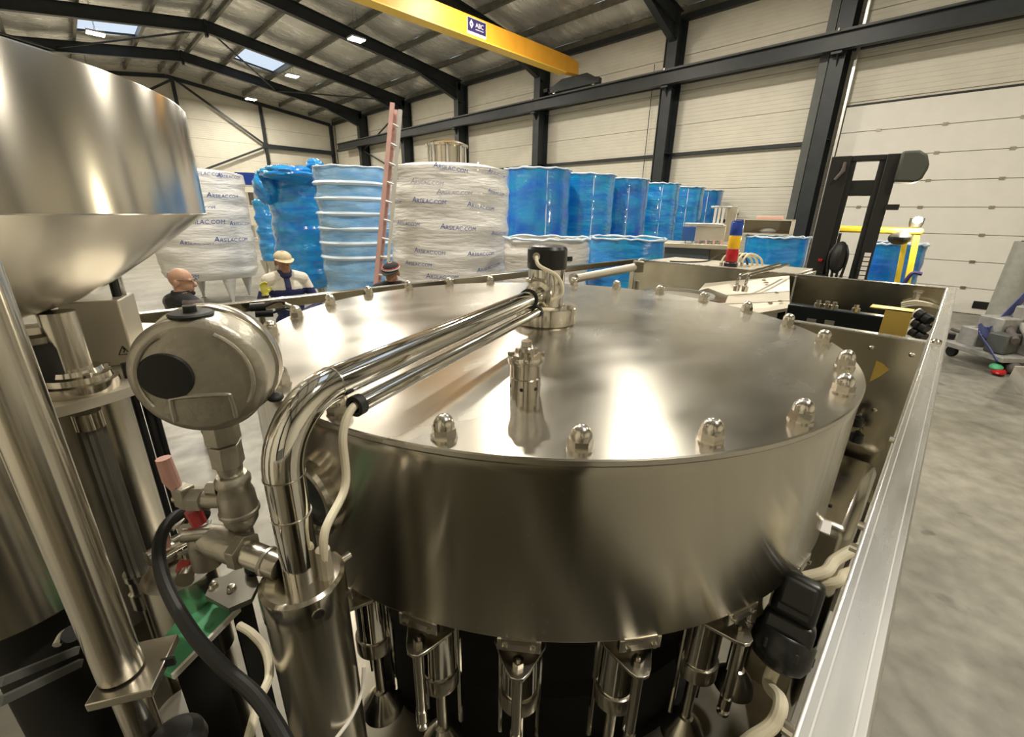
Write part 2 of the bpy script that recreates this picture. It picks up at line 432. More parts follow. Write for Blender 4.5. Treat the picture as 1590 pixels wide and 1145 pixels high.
for sx in (1, -1):
    for px_ in PX:
        g = G(); x = XR + sx * px_
        g.bar((x, YB, zr(x) + .33), (x, YG, zr(x) + .33), .075, .2); g.bar((x, YB, zr(x) + .235), (x, YG, zr(x) + .235), .11, .014)
        g.build('purlin', M['purlin'], roof)
    edges = [0.0] + PX[1:]
    for i in range(len(edges) - 1):
        x0, x1 = XR + sx * edges[i], XR + sx * edges[i + 1]
        for b in range(len(FR) - 1):
            y0, y1 = (YB - .2 if b == 0 else FR[b]), (YG + .12 if b == len(FR) - 2 else FR[b + 1])
            segs = [(y0, y1)]
            if (i, b, sx) in SKY or (i == 1 and (2, b, sx) in SKY and False):
                ya = y0 + 1.7 if b == 6 else (y0 + y1) / 2 - 1.1
                yb = ya + 2.7; segs = [(y0, ya), (yb, y1)]
            for q, (a, c) in enumerate(segs):
                foil(x0, x1, a, c, i * 100 + b * 7 + q + (50 if sx < 0 else 0)).build('panel', M['foil'], roof, sharp=60)
            if len(segs) > 1:
                nwin += 1; wr = root_struct('window_%d' % nwin)
                xa, xb = (x0, x1)
                g = G()
                for (p, q) in (((xa, ya), (xb, ya)), ((xa, yb), (xb, yb)), ((xa, ya), (xa, yb)), ((xb, ya), (xb, yb))):
                    g.bar((p[0], p[1], zr(p[0]) + .47), (q[0], q[1], zr(q[0]) + .47), .07, .08)
                g.build('window_frame', M['frame'], wr)
                g = G(); g.quad([(xa, ya, zr(xa) + .54), (xb, ya, zr(xb) + .54), (xb, yb, zr(xb) + .54), (xa, yb, zr(xa) + .54)])
                g.build('pane', M['skypane'], wr)
# the roof skin is only foil and panes: drop the closing sheet where it would shade the skylights
roof.data.clear_geometry()
g = G(); ibeam(g, (XR, YB, zr(XR) + .46), (XR, YG, zr(XR) + .46), .03, .5); 
for sx in (1, -1):
    xe = XR + sx * 9.75; xo = XW + .3 if sx > 0 else XL - .3
    g.quad([(xe, YB, zr(xe) + .45), (xo, YB, zr(xo) + .45), (xo, YG, zr(xo) + .45), (xe, YG, zr(xe) + .45)])
g.build('flashing', M['purlin'], roof)
# girts and wall bracing
tr = root_struct('trim_20')
for z, t in ((6.5, .13), (4.27, .10), (2.1, .09)):
    for b in range(len(FR) - 1):
        if z < 5 and FR[b] < 0.5: continue
        G().bar((XW - .06, FR[b] + .18, z), (XW - .06, FR[b + 1] - .18, z), .14, t).build('girt', M['frame'], tr)
g = G(); g.bar((XW - .1, YB, 8.33), (XW - .1, YG, 8.33), .16, .2); g.build('eaves_beam', M['frame'], tr)
for a, b in (((15.4, 30.2, 6.1), (15.4, 24.8, 8.0)), ((15.4, 30.2, 6.1), (15.4, 24.8, 4.2)), ((15.4, 30.2, 3.9), (15.4, 24.8, 2.2))):
    G().cyl(a, b, .045, n=8).build('brace', M['frame'], tr)
tr = root_struct('trim_21')                          # gable framing
for x in (1.1, 6.2, 10.8):
    g = G(); ibeam(g, (x, 35.1, 0), (x, 35.1, zr(x) - .05), .2, .16, up=(0, 1, 0)); g.build('gable_post', M['frame'], tr)
G().bar((10.6, 35.05, 6.3), (15.4, 35.05, 6.3), .16, .26).build('girt', M['frame'], tr)
for a, b in (((6.35, 35.0, 9.35), (10.75, 35.0, 6.35)), ((6.2, 35.0, 4.2), (10.75, 35.0, 6.25)), ((1.2, 35.0, 6.2), (6.1, 35.0, 9.3))):
    G().bar(a, b, .1, .12).build('brace', M['frame'], tr)
tr = root_struct('trim_22')                          # roof bracing
for a, b in (((6.2, 24.8, 9.3), (10.3, 30.2, 8.75)), ((10.3, 30.2, 8.75), (14.6, 24.8, 8.2)), ((5.7, 24.8, 9.3), (1.3, 30.2, 8.8)), ((1.3, 30.2, 8.7), (-3, 24.8, 8.2))):
    G().cyl(a, b, .04, n=8).build('brace', M['frame'], tr)
# sectional dock door
d1 = root_struct('door_1')
ph = 5.08 / 8
for i in range(8):
    G().span((XW - .13, -2.35, i * ph + .006), (XW - .085, 3.08, (i + 1) * ph - .006)).build('panel', M['doorpanel'], d1, bevel=.006)
    if i:
        for j in range(4):
            y = 2.26 - j * 1.27
            G().box((XW - .135, y, i * ph), (.02, .10, .07)).build('hinge', M['darksteel'], d1)
G().span((XW - .15, -2.3, .07), (XW - .13, -2.0, .2)).build('handle', M['black'], d1)
G().span((XW - .15, -.95, .16), (XW - .13, -.55, .34)).build('handle', M['black'], d1)
G().span((XW - .13, -2.35, 0), (XW - .08, 3.08, .03)).build('bottom_seal', M['rubber'], d1)
G().span((XW - .2, 3.10, 0), (XW - .06, 3.16, 7.6)).build('track', M['alu'], d1)
G().span((XW - .2, -2.42, 0), (XW - .06, -2.36, 7.6)).build('track', M['alu'], d1)
G().span((XW - .1, -2.35, 5.08), (XW - .05, 3.1, 5.13)).build('lintel_seal', M['rubber'], d1)
# door shaft housing above, rain pipe widened to paint in the near column's lit part
tr = root_struct('trim_23')
G().span((15.26, 3.66, 0), (15.44, 3.86, 8.2)).build('lit_column_pipe', M['framegrey'], tr)
G().cyl((15.62, 8.6, 2.0), (15.62, 8.6, 8.2), .03, n=10).build('conduit', M['frame'], tr)
G().cyl((15.7, 9.0, 2.0), (15.7, 9.0, 7.2), .012, n=8).build('conduit', M['frame'], tr)

# ------------------------------------------------------------------ crane
rw = thing('crane_runway_beam', 'long dark crane runway beam bracketed to the columns along the ribbed wall', 'beam', (15.0, 12, 6.3))
g = G(); ibeam(g, (15.0, -9, 6.5), (15.0, 33.2, 6.5), .40, .22); g.build('beam', M['frame'], rw)
G().bar((15.0, -9, 6.73), (15.0, 33.2, 6.73), .06, .06).build('rail', M['framegrey'], rw)
for y in FR[:-1]:
    g = G(); g.box((15.1, y, 6.26), (.3, .24, .06)); g.prism([(0, 0), (.26, 0), (.26, -.35)], .02, (14.98, y - .01, 6.24), axes((1, 0, 0), (0, -1, 0)).copy()); g.build('bracket', M['frame'], rw)
    if y > 0: G().cyl((14.93, y + .05, 6.72), (14.93, y + .05, 6.78), .03, n=6).build('clip_bolt', M['alu'], rw)
YC = 11.93
cr = thing('bridge_crane_girder', 'orange bridge crane girder spanning high under the roof with a navy maker plate', 'crane', (15.0, YC, 6.76))
g = G(); g.prism([(-3.3, 7.18), (14.2, 7.18), (15.02, 7.24), (15.02, 7.62), (14.4, 7.72), (-3.3, 7.72)], .3, (0, YC + .15, 0), Matrix(((1, 0, 0), (0, 0, -1), (0, 1, 0))))
g.build('girder', M['orange'], cr, bevel=.012)
G().span((-3.3, YC - .2, 7.145), (14.25, YC + .2, 7.178)).build('flange', mat('lit_flange_orange', (0.9, 0.58, 0.08), .4), cr)  # yellower than the girder: light on the bottom flange is painted in
g = G(); g.prism([(10.75, 6.80), (13.15, 6.80), (13.15, 6.98), (12.9, 7.05), (12.5, 7.20), (11.3, 7.20), (10.95, 7.02), (10.75, 6.98)], .2, (14.9, 0, 0), Matrix(((0, 0, 1), (1, 0, 0), (0, 1, 0)))); g.build('end_carriage', M['frame'], cr, bevel=.01)
for y in (11.0, 12.9): G().cyl((14.93, y, 6.85), (15.07, y, 6.85), .09, n=20).build('wheel', M['darksteel'], cr)
G().span((14.82, 13.15, 6.86), (14.95, 13.35, 6.98)).build('buffer', M['rubber'], cr)
yf = YC - .152
pl = G().span((9.62, yf - .006, 7.24), (10.36, yf, 7.66)).build('maker_plate', M['paper'], cr)
G().span((9.635, yf - .010, 7.315), (10.345, yf - .006, 7.65)).build('navy_field', M['navy'], pl)
Xz = Matrix(((1, 0, 0), (0, 0, -1), (0, 1, 0)))
g = G()
g.prism([(-.075, 0), (0, -.115), (.075, 0), (0, .115)], .004, (9.775, yf - .010, 7.5), Xz)
g.build('diamond_emblem', M['paper'], pl)
g = G(); g.prism([(-.03, 0), (0, -.04), (.03, 0), (0, .04)], .003, (9.775, yf - .0145, 7.5), Xz); g.build('diamond_core', M['navy'], pl)
vs, fs = text_mesh('ABC', .17)
g = G(); g.add([(10.09 + v.x * .95, yf - .013, 7.51 + v.y) for v in vs], fs); g.build('lettering', M['paper'], pl, smooth=False)
G().span((9.93, yf - .014, 7.395), (10.25, yf - .0105, 7.41)).build('caption_line', M['paper'], pl)

# ------------------------------------------------------------------ ceiling lights
LY = [-2.6, 4.4, 9.6, 18.2, 25.1, 32.0]
names = {(9.4, 18.2): 'slim bright ceiling light hung near the orange crane girder', (9.4, 25.1): 'slim bright ceiling light hung just beyond the skylight', (9.4, 32.0): 'slim bright ceiling light hung close to the gable wall',
         (2.3, 25.1): 'slim bright ceiling light hung on the far roof slope above the big hopper'}
first = None
for x in (9.4, 2.3):
    for y in LY:
        lab = names.get((x, y), 'slim ceiling light over the near half of the hall, out of view')
        if first is None:
            t = first = thing('ceiling_light', lab, 'ceiling light', (x, y, 8.42), 0, 'slim ceiling lights under the roof')
            G().box((0, 0, .04), (.56, .46, .06)).build('housing', M['lampcase'], t, True, bevel=.01)
            G().box((0, 0, -.002), (.52, .42, .024)).build('diffuser', M['glow'], t, True)
            for sy in (-.15, .15): G().cyl((0, sy, .07), (0, sy, 1.0), .006, n=6).build('suspension_rod', M['framegrey'], t, True)
        else:
            t = copy_tree(first); t.location = (x, y, 8.42); t['label'] = lab; OFF[t.name] = Vector((x, y, 8.42))
        L = bpy.data.lights.new('lamp', 'AREA'); L.shape = 'RECTANGLE'; L.size = .54; L.size_y = .44; L.energy = LAMP_W; L.color = LAMP_COL
        lo = bpy.data.objects.new('lamp', L); COL.objects.link(lo); lo.parent = t; lo.location = (0, 0, -.02)

# ================================================================== THE FILLING MACHINE
CD = Vector((0.939, 0.8156, 0)); RD = 0.754; ZT = 1.9; ZB = 1.573
def pol(a, r, z): return Vector((CD.x + r * math.cos(a), CD.y + r * math.sin(a), z))
bowl = thing('filling_bowl', 'large round brushed steel filler bowl with domed nuts around its flat lid', 'machine', (CD.x, CD.y, ZB))
g = G(); g.lathe([(0, ZT - .012), (RD + .001, ZT - .012), (RD + .003, ZT - .009), (RD + .003, ZT - .002), (RD + .001, ZT), (0, ZT)], (CD.x, CD.y, 0), n=160)
lid = g.build('lid', M['bowl_lid'], bowl, sharp=20)
g = G(); g.lathe([(RD - .02, ZB), (RD - .001, ZB), (RD, ZB + .003), (RD, ZT - .03), (RD + .0008, ZT - .028), (RD + .0008, ZT - .0125), (RD - .02, ZT - .0125)], (CD.x, CD.y, 0), n=160)
g.build('wall', M['bowl_wall'], bowl, sharp=50)
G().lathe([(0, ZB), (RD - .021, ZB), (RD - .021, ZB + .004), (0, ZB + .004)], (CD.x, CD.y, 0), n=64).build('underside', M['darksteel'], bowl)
# 24 domed nuts on washers
g = G(); g.prism(hexa(.0178), .013, (0, 0, .003)); dome = [(.0155, .012)] + [(.0155, .02)] + [(.0155 * math.cos(t), .020 + .0165 * math.sin(t)) for t in [PI / 2 * i / 7 for i in range(1, 8)]]
dome[-1] = (0, .0365); g.lathe(dome, n=20); g.lathe([(0, 0), (.0195, 0), (.0195, .003), (0, .003)], n=24)
nut = g.build('dome_nut', M['nut'], bowl, True)
for k in range(24):
    a = R_(15 * k + 0.5)
    o = nut if k == 0 else put('dome_nut', nut.data, bowl)
    p = pol(a, .727, ZT) - OFF[bowl.name]; o.location = p; o.rotation_euler = (0, 0, random.uniform(0, 1))
# pressure relief fitting on the lid
p = on(815, 612, 'z', ZT); q = thing('relief_valve', 'small stepped steel relief valve standing on the bowl lid', 'valve', p)
G().lathe([(0, 0), (.027, 0), (.027, .033), (.0245, .035), (0, .035)], n=32).build('base_ring', M['turned'], q, True)
G().lathe([(0, .035), (.0245, .035), (.0245, .038), (.0272, .038), (.0272, .060), (0, .060)], n=32).build('body', M['turned'], q, True)
g = G(); g.lathe([(0, .060), (.031, .060), (.0315, .062), (.0315, .070), (.03, .073), (.02, .073), (0, .073)], n=36); 
cpt = g.build('castle_cap', M['turned'], q, True)
for k in range(6):
    a = R_(60 * k + 10); G().box((.0255 * math.cos(a), .0255 * math.sin(a), .075), (.011, .012, .006), rz=a).build('lug', M['turned'], cpt, True)
G().lathe([(0, .073), (.014, .073), (.014, .086), (.012, .088), (0, .088)], n=24).build('plunger_guide', M['steel'], q, True)
g = G(); g.prism(hexa(.0095), .010, (0, 0, .088)); g.build('hex_head', M['turned'], q, True, bevel=.0008)
for k, a in enumerate((-150, -95, -40, 30, 90, 150)):
    a = R_(a); G().cyl((.0262 * math.cos(a), .0262 * math.sin(a), .018), (.0274 * math.cos(a), .0274 * math.sin(a), .018), .0032, n=10).build('vent_hole', M['void'], q, True)

# rotary inlet: collar, housing, black sensor cap
AX = Vector((.942, .812, 0))
tw = thing('rotary_inlet', 'polished steel rotary inlet with black cap rising from the middle of the bowl lid', 'fitting', (AX.x, AX.y, ZT))
o_ = (AX.x, AX.y, 0)
G().lathe([(0, 1.9), (.088, 1.9), (.092, 1.904), (.092, 1.946), (.090, 1.950), (.058, 1.950), (.056, 1.945), (0, 1.945)], o_, n=64).build('collar', M['turned'], tw)
G().lathe([(0, 1.945), (.052, 1.945), (.052, 2.062), (0, 2.062)], o_, n=48).build('housing', M['chrome'], tw)
cap = G().lathe([(0, 2.055), (.0545, 2.055), (.056, 2.058), (.056, 2.108), (.051, 2.116), (.040, 2.119), (0, 2.119)], o_, n=48).build('sensor_cap', M['black'], tw)
gp = on(840, 398, 'z', 2.1); dv = (CAM - AX); dv.z = 0; dv.normalize(); lt = Vector((-dv.y, dv.x, 0))
face = Vector((AX.x, AX.y, 0)) + dv * .055
gl = face - lt * .0 + Vector((-.02, .012, 2.095))
gl = Vector((AX.x, AX.y, 2.092)) + (dv * .9 + Vector((-.38, .3, 0))).normalized() * .056
ndir = (gl - Vector((AX.x, AX.y, 2.092))).normalized()
G().cyl(gl - ndir * .004, gl + ndir * .012, .011, n=14).build('cable_gland', M['steel'], cap)
for a in (20, 110, 200, 290):
    c = pol(0, 0, 0); a = R_(a); G().lathe([(0, 1.95), (.008, 1.95), (.008, 1.956), (0, 1.956)], (AX.x + .074 * math.cos(a), AX.y + .074 * math.sin(a), 0), n=12).build('cap_screw', M['steel'], tw)

# product pipe from the support column over the lid to the rotary inlet
VX = Vector((.118, .497, 0)); ZP = 1.988; PR = .0222
pd = (AX - VX); pd.z = 0; plen = pd.length; pd.normalize(); pn = Vector((-pd.y, pd.x, 0))
pipe = thing('product_pipe', 'bent chrome product pipe reaching over the bowl lid to its centre', 'pipe', (VX.x, VX.y, 1.75))
BR = .085
vert = [Vector((VX.x, VX.y, 1.75)), Vector((VX.x, VX.y, ZP - BR))]
el = arc(Vector((VX.x, VX.y, ZP - BR)) + pd * BR, BR, PI, PI / 2, 12, pd, (0, 0, 1))
hor = [el[-1], Vector((VX.x, VX.y, ZP)) + pd * (plen - .055)]
G().tube(vert, PR, 32).build('riser', M['chrome'], pipe)
G().tube(el, PR + .0008, 32).build('elbow', M['chrome'], pipe)
G().tube(hor, PR, 32).build('cross_pipe', M['chrome'], pipe)
for c, d in ((el[0], Vector((0, 0, 1))), (el[-1], pd), (el[0] + Vector((0, 0, -.055)), Vector((0, 0, 1)))):
    G().lathe([(PR - .001, -.0012), (PR + .0014, -.0008), (PR + .0014, .0008), (PR - .001, .0012)], c, d, 32).build('weld_seam', M['steel'], pipe)
e = hor[-1]
G().cyl(e - pd * .075, e - pd * .0, PR + .004, n=32).build('end_sleeve', M['chrome'], pipe)
G().lathe([(PR, -.0016), (PR + .0048, -.0012), (PR + .0048, .0012), (PR, .0016)], e - pd * .075, pd, 32).build('rolled_band', M['rubber'], pipe)
cl = G().lathe([(PR + .002, -.010), (PR + .016, -.006), (PR + .016, .006), (PR + .002, .010)], e - pd * .004, pd, 36).build('clamp_ring', M['turned'], pipe)
cu = e - pd * .004 + Vector((0, 0, PR + .016))
G().cyl(cu + pn * -.02, cu + pn * .02, .006, n=10).build('clamp_bolt', M['turned'], cl)
G().ball(cu + pn * .03, (.010, .010, .008)).build('wing_nut', M['turned'], cl)
c2 = e - pd * .004 - Vector((0, 0, PR + .012)); G().box(c2, (.016, .03, .018), rz=math.atan2(pd.y, pd.x)).build('clamp_hinge', M['turned'], cl)
# conduit slung under the pipe, with its cable
cz = ZP - PR - .012; off = -pn * .020
s0 = Vector((VX.x, VX.y, cz)) + pd * .105 + off; s1 = Vector((VX.x, VX.y, cz)) + pd * (plen - .115) + off
cdt = thing('cable_conduit', 'thin polished conduit slung along the underside of the product pipe', 'conduit', s0)
G().tube([s0, s1], .0125, 20).build('tube', M['chrome'], cdt)
for e_, dd in ((s0, -1), (s1, 1)): G().lathe([(.0085, 0), (.0145, 0), (.0145, .012), (.0085, .012)], e_ - pd * (.006), pd, 20).build('end_grommet', M['rubber'], cdt)
COLTOP = 1.75
ce = Vector((VX.x, VX.y, COLTOP)) - pn * .030 + pd * .012
pts = [s1 - pd * .02, s1 + pd * .03, s1 + pd * .075 - pn * .02 + Vector((0, 0, -.006)), Vector((AX.x, AX.y, 1.962)) + dv * .062 - lt * 0.02, Vector((AX.x, AX.y, 1.99)) + dv * .062 + Vector((.03, -.03, 0)), Vector((AX.x, AX.y, 2.04)) + dv * .064 + Vector((.022, -.022, 0)), gl + ndir * .03 + Vector((.012, -.012, -.022)), gl + ndir * .012]
cab = G().tube(spline(pts, 8), .0052, 10).build('sensor_cable', M['cream']); tag(cab, 'pale cable looping from the conduit up into the black cap', 'cable')
pts = [s0 + pd * .03, s0 - pd * .008, s0 - pd * .03 + Vector((0, 0, -.03)), s0 - pd * .040 - pn * .004 + Vector((0, 0, -.10)), ce + Vector((0.004, -.004, .07)), ce + Vector((0, 0, .0))]
cab = thing('conduit_cable', 'cream cable dropping from the conduit end to the support column', 'cable', ce)
G().tube(spline(pts, 8), .0055, 10).build('sheath', M['cream'], cab)
G().tube(spline([ce + Vector((0, 0, .045)), ce + Vector((0, 0, .02)), ce], 4), .009, 10).build('heat_shrink', mat('dull_tape', (.36, .32, .23), .6), cab)

# support column with collar head
scl = thing('support_column', 'round steel support column with a collar head and tapped hole', 'column', (VX.x, VX.y, 1.0))
ov = (VX.x, VX.y, 0)
G().lathe([(PR, 1.752), (.046, 1.752), (.051, 1.749), (.0515, 1.746), (.0515, 1.712), (.050, 1.711), (PR, 1.711)], ov, n=64).build('collar', M['turned'], scl)
G().lathe([(0, 1.0), (.050, 1.0), (.050, 1.711), (0, 1.711)], ov, n=64).build('tube', M['steel'], scl)
hp = on(492, 950, 'z', 1.73); ha = math.atan2(hp.y - VX.y, hp.x - VX.x)
hv = Vector((math.cos(ha), math.sin(ha), 0)); hc = VX + hv * .0505 + Vector((0, 0, 1.729))
G().cyl(hc, hc + hv * .0014, .0062, n=16).build('tapped_hole', M['void'], scl)
G().lathe([(.0058, 0), (.0078, 0), (.0078, .0022), (.0058, .0022)], hc, hv, 16).build('hole_rim', M['turned'], scl)
kd = Vector((math.cos(R_(10)), math.sin(R_(10)), 0)); kc = VX + kd * .05 + Vector((0, 0, 1.733))
G().cyl(kc, kc + kd * .018, .006, n=14).build('side_screw', M['turned'], scl)

# sight port on the bowl wall (part of the bowl)
pa = R_(-168.5); pc = pol(pa, RD, 1.742); pv = Vector((math.cos(pa), math.sin(pa), 0))
sp = G().lathe([(.050, -.01), (.050, .012), (.054, .018), (.064, .018), (.069, .012), (.069, -.01)], pc, pv, 40).build('sight_port', M['turned'], bowl)
G().lathe([(0, -.004), (.050, -.004), (.050, -.002), (0, -.002)], pc + pv * .006, pv, 32).build('port_glass', M['glass'], sp)

# filling valves around the underside
def make_valve(lab, loc, rz):
    v = thing('filling_valve', lab, 'valve', loc, rz, 'filling valves under the bowl')
    B = lambda g, n, m, par=v, **k: g.build(n, m, par, True, **k)
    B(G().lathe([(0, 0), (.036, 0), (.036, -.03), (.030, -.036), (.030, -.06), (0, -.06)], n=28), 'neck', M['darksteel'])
    B(G().box((.058, 0, -.013), (.012, .07, .026)), 'number_plate', M['steel'], bevel=.002)
    for sy in (-.022, .022): B(G().cyl((.064, sy, -.015), (.069, sy, -.015), .0045, n=10), 'plate_screw', M['turned'])
    B(G().box((.04, 0, -.005), (.05, .055, .01)), 'clamp_block', M['darksteel'])
    tri = [(-.03, -.043), (.015, -.043), (.062, -.018), (.072, -.010), (.074, 0), (.072, .010), (.062, .018), (.015, .043), (-.03, .043)]
    B(G().prism(tri, .007, (.012, 0, -.062)), 'bracket_plate', M['steel'], bevel=.001)
    B(G().prism(hexa(.0098), .010, (.062, 0, -.055)), 'bolt', M['turned'])
    B(G().lathe([(0, -.055), (.004, -.055), (.004, -.041), (0, -.040)], (.062, 0, 0), n=10), 'stud', M['turned'])
    B(G().lathe([(0, -.062), (.033, -.062), (.033, -.185), (.0335, -.187), (0, -.187)], n=32), 'cylinder', M['chrome'])
    B(G().lathe([(0, -.187), (.037, -.187), (.038, -.190), (.038, -.222), (.034, -.226), (0, -.226)], n=32), 'cylinder_base', M['steel'])
    B(G().cyl((.070, 0, -.060), (.070, 0, -.225), .0085, n=14), 'guide_rod', M['steel'])
    B(G().lathe([(0, 0), (.0105, 0), (.0105, -.028), (.006, -.034), (.011, -.037), (.011, -.044), (0, -.044)], (.070, 0, -.205), n=14), 'rod_end', M['turned'])
    B(G().cyl((0, 0, -.226), (0, 0, -.37), .011, n=14), 'stem', M['steel'])
    B(G().lathe([(.010, -.358), (.016, -.360), (.040, -.395), (.044, -.415), (.040, -.418), (.012, -.375)], n=28), 'centring_bell', M['steel'])
    for sy in (-.036, .036): B(G().cyl((-.01, sy, -.07), (-.01, sy, -.34), .005, n=8), 'tie_rod', M['chrome'])
    return v
labs = ['filling valve under the bowl beside the black actuator', 'second filling valve along from the black actuator', 'third filling valve along from the black actuator',
        'middle filling valve of the visible row, counted from the black actuator fourth', 'fifth filling valve along from the black actuator', 'filling valve under the bowl next to the support column']
VR = .69; v0 = None; va = [-94.7, -110.3, -125.6, -140.3, -153.2, -166.5]
for k, a in enumerate(va):
    p = pol(R_(a), VR, ZB)
    if v0 is None: v0 = make_valve(labs[k], p, R_(a))
    else:
        v = copy_tree(v0); v.location = p; v.rotation_euler = (0, 0, R_(a)); v['label'] = labs[k]
# machine body below the valves: core, table deck, dark frame
core = thing('drive_core', 'dark drum core hidden behind the filling valves', 'machine', (CD.x, CD.y, .9))
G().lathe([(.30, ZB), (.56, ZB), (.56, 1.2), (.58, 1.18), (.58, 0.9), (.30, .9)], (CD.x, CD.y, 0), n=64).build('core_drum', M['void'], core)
deck = thing('machine_deck', 'dim steel deck below the bowl and capping turret', 'machine', (CD.x, CD.y, 0))
G().span((-.75, .02, .86), (2.7, 1.6, .9)).build('deck_plate', M['lever'], deck)
G().span((-.7, .2, .12), (2.65, 1.55, .86)).build('plinth', M['darksteel'], deck)
for x in (-.6, 2.55):
    for y in (.3, 1.45): G().cyl((x, y, 0), (x, y, .12), .04, n=14).build('foot', M['rubber'], deck)
G().lathe([(.60, .98), (.78, .98), (.78, 1.0), (.60, 1.0)], (CD.x, CD.y, 0), n=64).build('star_ring', M['darksteel'], core)
for k in range(12):
    a = R_(30 * k + 7); G().cyl(pol(a, .70, .9), pol(a, .70, .98), .012, n=8).build('ring_post', M['darksteel'], core)

# guard frame around the machine
ZF = 1.9; T = .034
XI_ = 1.535
XF, YFR, YFL, XN = 2.915, -.034, 1.66, -1.2
def grail(lab, y0, m, skirts):
    t = thing('guard_rail', lab, 'rail', (XN, y0, 0))
    G().span((XN, y0, ZF - T), (XF + T, y0 + T, ZF)).build('rail', m, t, bevel=.0025)
    for x in (XN + .02, XF + .017): G().span((x - .017, y0, 0), (x + .017, y0 + T, ZF - T)).build('post', M['plate'], t)
    return t
gf = grail('long square guard rail with protective film along the near side of the machine', YFR, M['beam'], 1)
for y in (-.0265, -.0075): G().span((XN, y - .0006, ZF), (XF, y + .0006, ZF + .0006)).build('score_line', M['alu'], gf)
for px_, py_ in ((1345, 737), (1351, 770), (1337, 796), (1329, 823), (1345, 718)):
    p = on(px_, py_, 'y', .006); p.y = -.001; p.z = ZF - T * .6
    G().cyl(p, p + Vector((0, .007, 0)), .0048, n=12).build('rail_bolt', M['turned'], gf)
G().lathe([(0, 0), (.012, 0), (.012, .006), (.008, .010), (0, .011)], (XI_ + .01, -.014, ZF), n=14).build('cap_bolt', M['turned'], gf)
G().span((XN, -.010, .95), (.25, -.006, ZF - T)).build('lower_skirt', M['plate'], gf)
G().span((.25, -.010, .95), (XF, -.006, 1.35)).build('lower_skirt', M['darksteel'], gf)
grail('slim guard rail passing behind the bowl in front of the men', YFL, M['plate'], 0)
ep = thing('end_plate', 'tall folded steel plate closing the far end of the guard', 'plate', (XF, .3, 1.5))
G().span((XF, .004, ZF - .19), (XF + .004, .62, ZF - .004)).build('face', M['plate'], ep)
G().span((XF, .004, ZF - .006), (XF + .03, .62, ZF)).build('flange', M['beam'], ep)
ep = thing('end_plate', 'low folded steel plate in front of the electric cabinet', 'plate', (XF, 1.1, 1.5))
G().span((XF, .63, ZF - .15), (XF + .004, YFL - .005, ZF - .004)).build('face', M['plate'], ep)
G().span((XF, .63, ZF - .006), (XF + .03, YFL - .005, ZF)).build('flange', M['beam'], ep)
# inner mirror plate with bolts and a flat yellow patch
XI = XI_
ip = thing('inner_plate', 'mirror bright inner plate with button screws and a yellow patch beside the bowl', 'plate', (XI, .18, 1.4))
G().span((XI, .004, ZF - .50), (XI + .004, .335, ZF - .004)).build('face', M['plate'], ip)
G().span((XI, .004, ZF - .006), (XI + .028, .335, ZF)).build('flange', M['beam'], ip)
for px_, py_ in ((1353, 540), (1416, 551), (1358, 637)):
    p = on(px_, py_, 'x', XI); G().lathe([(0, 0), (.0065, 0), (.0065, .003), (.004, .006), (0, .0065)], p, (-1, 0, 0), 14).build('button_screw', M['turned'], ip)
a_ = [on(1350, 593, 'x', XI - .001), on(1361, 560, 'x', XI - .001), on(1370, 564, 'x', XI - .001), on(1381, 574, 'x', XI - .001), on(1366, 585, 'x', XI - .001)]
g = G(); g.add(a_ + [p + Vector((-.0015, 0, 0)) for p in a_], [(0, 1, 2, 3, 4), (9, 8, 7, 6, 5)] + [(i, (i + 1) % 5, 5 + (i + 1) % 5, 5 + i) for i in range(5)]); g.build('yellow_patch', M['signyellow'], ip)

# ------------------------------------------------------------------ pressure gauge seen from behind, on its valve
gc = at(305, 589, .565); gax = (Vector((.52, .85, .02))).normalized()      # axis from back plate to dial
ga = thing('pressure_gauge', 'big steel pressure gauge seen from behind, with a black blow-out disc', 'gauge', (gc.x, gc.y, gc.z - .12))
GR = .0695
case = G().lathe([(0, 0), (.055, 0), (.060, .001), (GR - .010, .0015), (GR - .003, .004), (GR, .009), (GR, .040)], gc, gax, 64)
case.lathe([(GR, .040), (GR - .002, .042), (GR - .002, .044)], gc, gax, 64).build('case', M['cast'], ga, sharp=50)
G().lathe([(GR - .002, .0435), (GR + .003, .0445), (GR + .004, .048), (GR + .004, .058), (GR + .001, .061), (GR - .012, .061), (GR - .012, .059), (0, .059)], gc, gax, 64).build('bezel_ring', M['steel'], ga, sharp=50)
gu = Vector((0, 0, 1)); gu = (gu - gax * gu.dot(gax)).normalized(); gl_ = gu.cross(gax)       # up, and towards the picture left
def gp_(u, v, d=0): return gc + gl_ * u + gu * v - gax * d
s_ = -1 if gl_.dot(Vector((W.col[0][0], W.col[0][1], W.col[0][2]))) > 0 else 1
G().lathe([(0, 0), (.0255, 0), (.027, .0015), (.027, .0022), (0, .0022)], gp_(s_ * .028, .005, .0022), gax, 40).build('blow_out_disc', M['black'], ga)
G().tube([gp_(.0565 * math.cos(a), .0565 * math.sin(a), .0005) for a in [R_(-32 + 4 * i) for i in range(25)]], .0026, 8).build('embossed_rib', M['cast'], ga)
G().tube([gp_(.0565 * math.cos(a), .0565 * math.sin(a), .0005) for a in [R_(118 + 4 * i) for i in range(25)]], .0026, 8).build('embossed_rib', M['cast'], ga)
G().tube(spline([gp_(-.031, -.050), gp_(-.030, -.027), gp_(-.024, -.021), gp_(.024, -.021), gp_(.030, -.027), gp_(.031, -.050)], 5), .0026, 8).build('embossed_window', M['cast'], ga)
tp = gc + gu * (GR - .001) + gax * .022
G().lathe([(0, -.002), (.021, -.002), (.022, .001), (.020, .003), (0, .003)], tp, gu, 28).build('vent_disc', M['rubber'], ga)
G().cyl(tp + gu * .002, tp + gu * .010, .0065, n=14).build('vent_plug', M['black'], ga)
